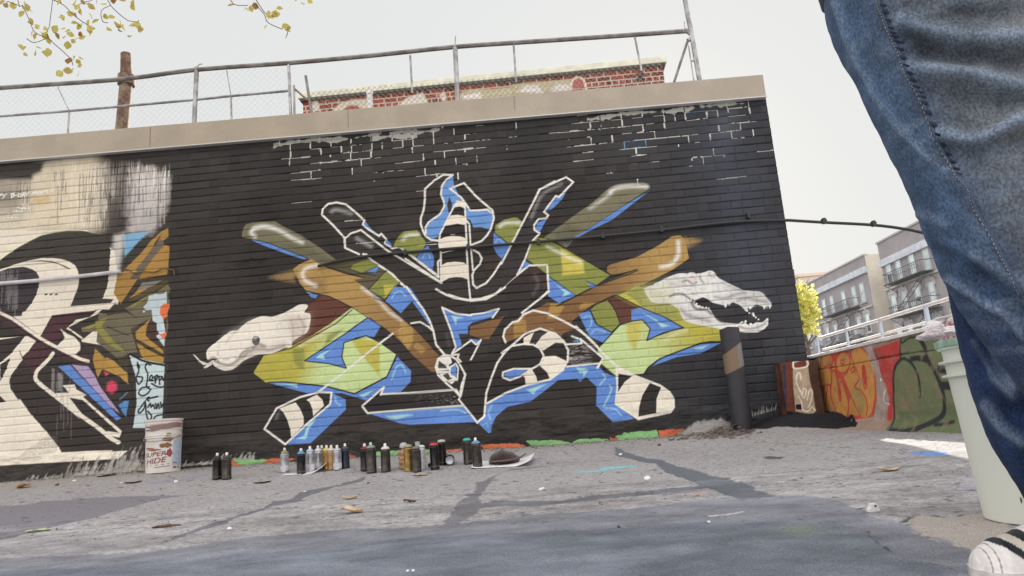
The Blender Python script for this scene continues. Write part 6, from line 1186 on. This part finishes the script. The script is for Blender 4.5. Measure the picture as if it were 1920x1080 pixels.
# face: nose, brow and chin pulled out of the head
for v in bodyme.vertices:
    x, y, z = v.co
    if z > 1.55 and x < .56:
        dn = math.exp(-((y-1.03)/.013)**2-((z-1.635)/.018)**2); v.co.x -= .022*dn
        for sy in (-.032, .032): v.co.x += .010*math.exp(-((y-1.03-sy)/.014)**2-((z-1.66)/.010)**2)
        v.co.x -= .006*math.exp(-((y-1.03)/.025)**2-((z-1.595)/.006)**2)
person = thing('person', 'person in faded blue jeans and striped sneakers standing close at the right edge', 'person', me=bodyme, mat=skin)
def eyeparts():
    for sy in (-.032, .032):
        b = MB(); bmesh.ops.create_uvsphere(b.b, u_segments=16, v_segments=10, radius=.011, matrix=Matrix.Translation((.530, 1.03+sy, 1.66))); link('eye', b.mesh('eye', True), mat('eye', (.7, .7, .7), .2), person)
eyeparts()
for sy in (-1, 1):
    b = MB(); bmesh.ops.create_uvsphere(b.b, u_segments=14, v_segments=10, radius=1)
    for v in b.b.verts: v.co = Vector((.605+v.co.x*.018, 1.03+sy*(.078)+v.co.y*.009, 1.645+v.co.z*.028))
    link('ear', b.mesh('ear', True), skin, person)
b = MB(); bmesh.ops.create_uvsphere(b.b, u_segments=32, v_segments=20, radius=1)
bmesh.ops.delete(b.b, geom=[v for v in b.b.verts if v.co.z < -.25 or (v.co.x < -.55 and v.co.z < .45)], context='VERTS')
for v in b.b.verts: k = 1+.04*mnoise.noise(v.co*6); v.co = Vector((.612+v.co.x*.098*k, 1.03+v.co.y*.088*k, 1.67+v.co.z*.105*k))
link('hair', b.mesh('hair', True), mat('hair', (.03, .02, .015), .7, bump=.6, bs=80), person)
def evalmods(o):
    bpy.context.view_layer.update(); me = bpy.data.meshes.new_from_object(o.evaluated_get(bpy.context.evaluated_depsgraph_get())); old = o.data; bpy.data.objects.remove(o); bpy.data.meshes.remove(old); return me
def fuse(b, voxel, smooth):
    o = link('tmp', b.mesh('tmp')); r = o.modifiers.new('r', 'REMESH'); r.mode = 'VOXEL'; r.voxel_size = voxel; s_ = o.modifiers.new('s', 'SMOOTH'); s_.factor = .5; s_.iterations = smooth; return evalmods(o)
b = MB()
shirt = smooth_line([(.66, 1.03, .93), (.655, 1.03, 1.08), (.65, 1.03, 1.28), (.645, 1.03, 1.40), (.64, 1.03, 1.47)], 4); b.tube(shirt, np.interp(np.linspace(0, 1, len(shirt)), [0, .3, .6, .85, 1], [.165, .16, .18, .15, .075]), 20)
for sg in (-1, 1): b.tube([(.65, 1.03+sg*.10, 1.40), (.65, 1.03+sg*.20, 1.38), (.668, 1.03+sg*.27, 1.14), (.57, 1.03+sg*.235, 1.21)], [.085, .075, .06, .05], 14)
sm_ = fuse(b, .012, 4); sm_.polygons.foreach_set('use_smooth', [True]*len(sm_.polygons)); link('hooded_top', sm_, mat('grey_sweatshirt', tuple(lin((88, 90, 96))), .95, bump=.4, bs=120), person)
# jeans: two tapering legs grown together at the hips
near_leg = np.array([(.655, 1.02, 1.0), (.640, .985, .93), (.594, .958, .85), (.602, .95, .77), (.612, .95, .675), (.620, .948, .592), (.627, .94, .497), (.642, .948, .425), (.668, .95, .365), (.715, .952, .27), (.765, .955, .17), (.815, .96, .085), (.825, .96, .05)])
near_r = [.15, .145, .129, .121, .110, .097, .0925, .088, .086, .083, .084, .088, .090]
far_leg = np.array([(.69, 1.04, 1.0), (.715, 1.09, .90), (.735, 1.125, .78), (.747, 1.125, .6), (.752, 1.12, .47), (.754, 1.12, .42), (.754, 1.12, .3), (.768, 1.12, .2), (.790, 1.12, .14), (.805, 1.12, .065)])
far_r = [.15, .14, .12, .105, .099, .099, .097, .096, .093, .092]
b = MB(); nl = smooth_line(near_leg, 4); nr = np.interp(np.linspace(0, 1, len(nl)), np.linspace(0, 1, len(near_r)), near_r); b.tube(nl, nr, 24)
fl_ = smooth_line(far_leg, 4); fr_ = np.interp(np.linspace(0, 1, len(fl_)), np.linspace(0, 1, len(far_r)), far_r); b.tube(fl_, fr_, 24)
jm_ = fuse(b, .0055, 5); nv = len(jm_.vertices); co = np.empty(nv*3, 'f'); jm_.vertices.foreach_get('co', co); co = co.reshape(-1, 3).astype(float); no = np.array([v.normal for v in jm_.vertices])
# folds: drag lines running from the back of the knee and across the thigh
def proj(P_):
    c_ = (P_-CAM)@ROT; return np.stack([960+F*c_[:, 0]/c_[:, 2], 540+F*c_[:, 1]/c_[:, 2]], 1)
PX = proj(co); isn = np.array([np.min(np.linalg.norm(nl-p_, axis=1)-nr) < np.min(np.linalg.norm(fl_-p_, axis=1)-fr_) for p_ in co])
PZ = proj(co)  # used only to lay the folds where they fall on this leg
def fold(s_, amp, wd, near=True):
    L_ = T(s_); cv_ = smooth_line(L_, 4); d = np.full(nv, 1e9)
    for i in range(len(cv_)-1):
        a, b2 = cv_[i], cv_[i+1]; ab = b2-a; t = np.clip(((PX-a)@ab)/(ab@ab), 0, 1); e = PX-a-t[:, None]*ab; d = np.minimum(d, (e*e).sum(1))
    front = no[:, 1] < .35; return amp*np.exp(-d/(wd*wd))*(isn == near)*front
CR['J'] = (1560, 0, 3); CR['JK'] = (1680, 340, 2.842)
dis = np.zeros(nv)
for f_ in (('J 400,120 600,190 800,225 1080,210', .009, 16), ('J 420,240 650,300 850,300 1080,350', -.012, 20), ('J 450,380 700,390 900,450 1080,500', .009, 15), ('J 560,520 760,560 1080,560', -.010, 22), ('J 620,750 800,790 950,730 1080,650', .011, 13), ('J 640,880 860,880 1080,800', -.009, 20), ('J 500,300 640,330 800,340', -.006, 9), ('J 700,60 900,90 1080,60', -.006, 14),
           ('J 20,20 100,250 230,500 330,660 450,790 560,900 650,960', .006, 7), ('JK 120,180 200,200 260,240', .004, 10), ('JK 300,60 420,170 520,300', -.004, 12), ('JK 290,520 400,590 480,650 600,720 682,830', .008, 8), ('JK 200,380 350,430 520,560 682,700', -.005, 14), ('JK 420,400 560,480 682,560', .006, 12)):
    dis += fold(*f_)
for f_ in (('JK 330,560 420,700 450,860 470,1000', -.004, 14), ('JK 560,900 600,1000 640,1080', .010, 16), ('JK 480,700 560,820 600,1000', -.006, 12), ('P 1850,760 1880,800 1920,830', .008, 10), ('P 1830,640 1860,700 1900,740', .006, 9)): dis += fold(*f_, near=False)
wr_ = np.array([mnoise.noise(Vector((p_[0]*9, p_[1]*9, p_[2]*22)))*.6+mnoise.noise(Vector((p_[0]*24, p_[1]*24, p_[2]*48)))*.35+.22*abs(mnoise.noise(Vector((p_[0]*40+p_[2]*20, p_[1]*40, p_[2]*80)))) for p_ in co])
co2 = co+no*(dis+.0035*wr_)[:, None]; jm_.vertices.foreach_set('co', co2.astype('f').ravel()); jm_.update()
# faded wash: pale worn thigh beyond the outer seam, deeper indigo on the front, darker far leg
seam = smooth_line(T('J 255,-20 280,60 330,190 385,310 440,440 520,600 600,800 700,980 790,1080 JK 470,200 530,330 600,470 682,620'), 4)
sxx = np.interp(PX[:, 1], seam[:, 1], seam[:, 0]); beyond = 1/(1+np.exp(-(PX[:, 0]-sxx-8)/24))*isn*(no[:, 1] < .3)
nzj = np.array([mnoise.noise(Vector((p_[0]*10, p_[1]*10, p_[2]*14))) for p_ in co]); nz2 = np.array([mnoise.noise(Vector((p_[0]*45, p_[1]*45, p_[2]*30))) for p_ in co])
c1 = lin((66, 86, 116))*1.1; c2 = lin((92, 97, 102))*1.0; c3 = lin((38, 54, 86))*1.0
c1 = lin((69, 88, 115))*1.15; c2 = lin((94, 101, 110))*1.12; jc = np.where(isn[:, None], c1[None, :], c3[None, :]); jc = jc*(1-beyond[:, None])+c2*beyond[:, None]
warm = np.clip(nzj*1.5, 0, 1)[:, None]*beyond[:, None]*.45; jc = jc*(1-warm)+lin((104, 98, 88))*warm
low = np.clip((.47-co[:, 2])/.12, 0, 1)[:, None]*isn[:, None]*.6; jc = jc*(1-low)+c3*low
nz3 = np.array([mnoise.noise(Vector((p_[0]*30+p_[2]*10, p_[1]*30, p_[2]*120))) for p_ in co]); jc *= (1+.34*nzj+.20*nz2+.16*nz3)[:, None]; jc *= np.clip(1+dis*30, .6, 1.1)[:, None]; wh = np.clip(dis*75, 0, .75)[:, None]; jc = jc*(1-wh)+lin((128, 144, 166))*wh; st_r = np.array([mnoise.noise(Vector((p_[0]*14+p_[2]*6, p_[1]*9, p_[2]*60))) for p_ in co]); wh = np.clip(st_r-.12, 0, .5)[:, None]*.8*isn[:, None]; jc = jc*(1-wh)+lin((116, 132, 152))*wh  # fold hollows darker, ridges and random streaks paler
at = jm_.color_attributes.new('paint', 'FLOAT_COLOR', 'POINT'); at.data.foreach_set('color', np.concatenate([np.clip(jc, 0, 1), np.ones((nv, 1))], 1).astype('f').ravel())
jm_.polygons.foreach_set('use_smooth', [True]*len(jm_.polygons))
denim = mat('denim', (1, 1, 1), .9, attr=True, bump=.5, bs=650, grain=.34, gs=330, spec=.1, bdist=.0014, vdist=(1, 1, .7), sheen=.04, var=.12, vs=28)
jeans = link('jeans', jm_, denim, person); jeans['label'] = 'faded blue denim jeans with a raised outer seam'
bvh = BVHTree.FromPolygons([tuple(v) for v in co2], [tuple(p_.vertices) for p_ in jm_.polygons])
def onjeans(px_, off=.0006):
    o_ = []
    for p_ in px_:
        d_ = Vector(ray(p_[0], p_[1])).normalized(); h_ = bvh.ray_cast(Vector(CAM), d_)
        if h_[0] is not None and h_[0].y < 1.08: o_.append(h_[0]+h_[1]*off)
    return o_
sq = onjeans(smooth_line(T('J 262,2 280,60 330,190 385,310 440,440 520,600 600,800 700,980 775,1060 JK 430,150 530,330 600,470 670,600'), 4))
b = MB(); b.tube(sq, .0022, 6); link('outer_seam', b.mesh('outer_seam', True), mat('denim_seam', tuple(lin((78, 92, 116))), .9, bump=.4, bs=300), jeans)
b = MB(); sq2 = onjeans(smooth_line(T('J 262,2 280,60 330,190 385,310 440,440 520,600 600,800 700,980 775,1060 JK 430,150 530,330 600,470 670,600'), 14)-np.array([3.5, 0]), .0022)
for i in range(0, len(sq2)-1, 2): b.tube([sq2[i], sq2[i+1]], .0007, 4)
link('stitching', b.mesh('stitching'), mat('thread', tuple(lin((150, 148, 140))), .8), jeans)
b = MB(); pk = onjeans(smooth_line(T('J 300,30 345,160 375,235 430,370 485,490 530,580 610,760 690,910 740,1000'), 9)+np.array([0, 0]), .0)
pkn = pk[::3]
for i, p_ in enumerate(pkn[:-1]):
    d_ = (pkn[i+1]-p_); n_ = Vector((0, -1, 0)); t_ = Vector((.9, 0, -.35)); b.obox(tuple(p_-t_*.008-d_*.12), tuple(t_*.016), tuple(d_*.34), (0, -.0012, 0))
link('seam_pucker', b.mesh('seam_pucker', bevel=.0005), mat('deep_indigo', tuple(lin((40, 50, 70))), .95), jeans)
# sneakers
def sneaker(toe, heel, yc, z0, nm):
    L_ = heel-toe; nx, ny = 150, 60; V = []; COL = []
    prof_h = [(0, .012), (.012, .030), (.04, .044), (.12, .056), (.22, .063), (.32, .075), (.45, .098), (.58, .108), (.75, .105), (.92, .108), (1, .095)]
    prof_w = [(0, .001), (.006, .014), (.03, .030), (.10, .044), (.25, .052), (.4, .050), (.6, .044), (.8, .040), (.95, .034), (1, .020)]
    for i in range(nx):
        t = (i/(nx-1))**1.7; hh = np.interp(t, *zip(*prof_h)); ww = np.interp(t, *zip(*prof_w))
        for j in range(ny+1):
            a = math.pi*j/ny; cy = -math.cos(a); sz_ = math.sin(a)**.65; x = toe+L_*t
            rib = .0004*math.sin(t*120)*(t < .15)
            V.append((x-.004*(1-t), yc+cy*ww*(1-.25*sz_**3)*(1 if t > .02 else .7), z0+.006+(hh-.006)*sz_+rib))
            c_ = lin((214, 208, 206))*1.05
            st_ = t-.13*(1-sz_); c_ = lin((226, 222, 220))*1.05
            if sz_ > .42 and (.095 < st_ < .14 or .19 < st_ < .245 or .30 < st_ < .35 or .41 < st_ < .46): c_ = lin((32, 34, 42))
            elif t < .09 and min(abs(t-.025-.02*sz_), abs(t-.055-.02*sz_)) < .0025: c_ = lin((150, 146, 146))
            elif .14 <= st_ < .19: c_ = lin((208, 200, 188))
            COL.append(c_)
    V = np.array(V); me = grid_mesh('upper', V, ny+1, nx, np.array(COL))
    b = MB(); out_ = [(toe-.006+L_*1.03*t, np.interp(t, *zip(*prof_w))+.004) for t in np.linspace(0, 1, 28)]
    P_ = [(x, yc-w_, z0) for x, w_ in out_]+[(x, yc+w_, z0) for x, w_ in out_[::-1]]; b.prism(P_, (0, 0, .016))
    up = link('sneaker', b.mesh('sneaker', True), mat('rubber_sole', tuple(lin((206, 202, 200))), .7, var=.2, vs=30), person)
    link('upper', me, mat('sneaker_leather', (1, 1, 1), .55, attr=True, bump=.25, bs=160, grain=.06, gs=120), up)
    b = MB()
    for k in range(4):
        x = toe+L_*(.36+.07*k); z_ = z0+np.interp(.36+.07*k, *zip(*prof_h))+.001; b.tube([(x, yc-.028, z_-.014), (x-.004, yc, z_+.001), (x, yc+.028, z_-.014)], .003, 6)
    link('laces', b.mesh('laces', True), M['white'], up)
zf = float(g(.7, 1.12))
sneaker(.592, .880, 1.10, zf, 'sneaker'); sneaker(.700, .985, .945, float(g(.8, .95)), 'sneaker')
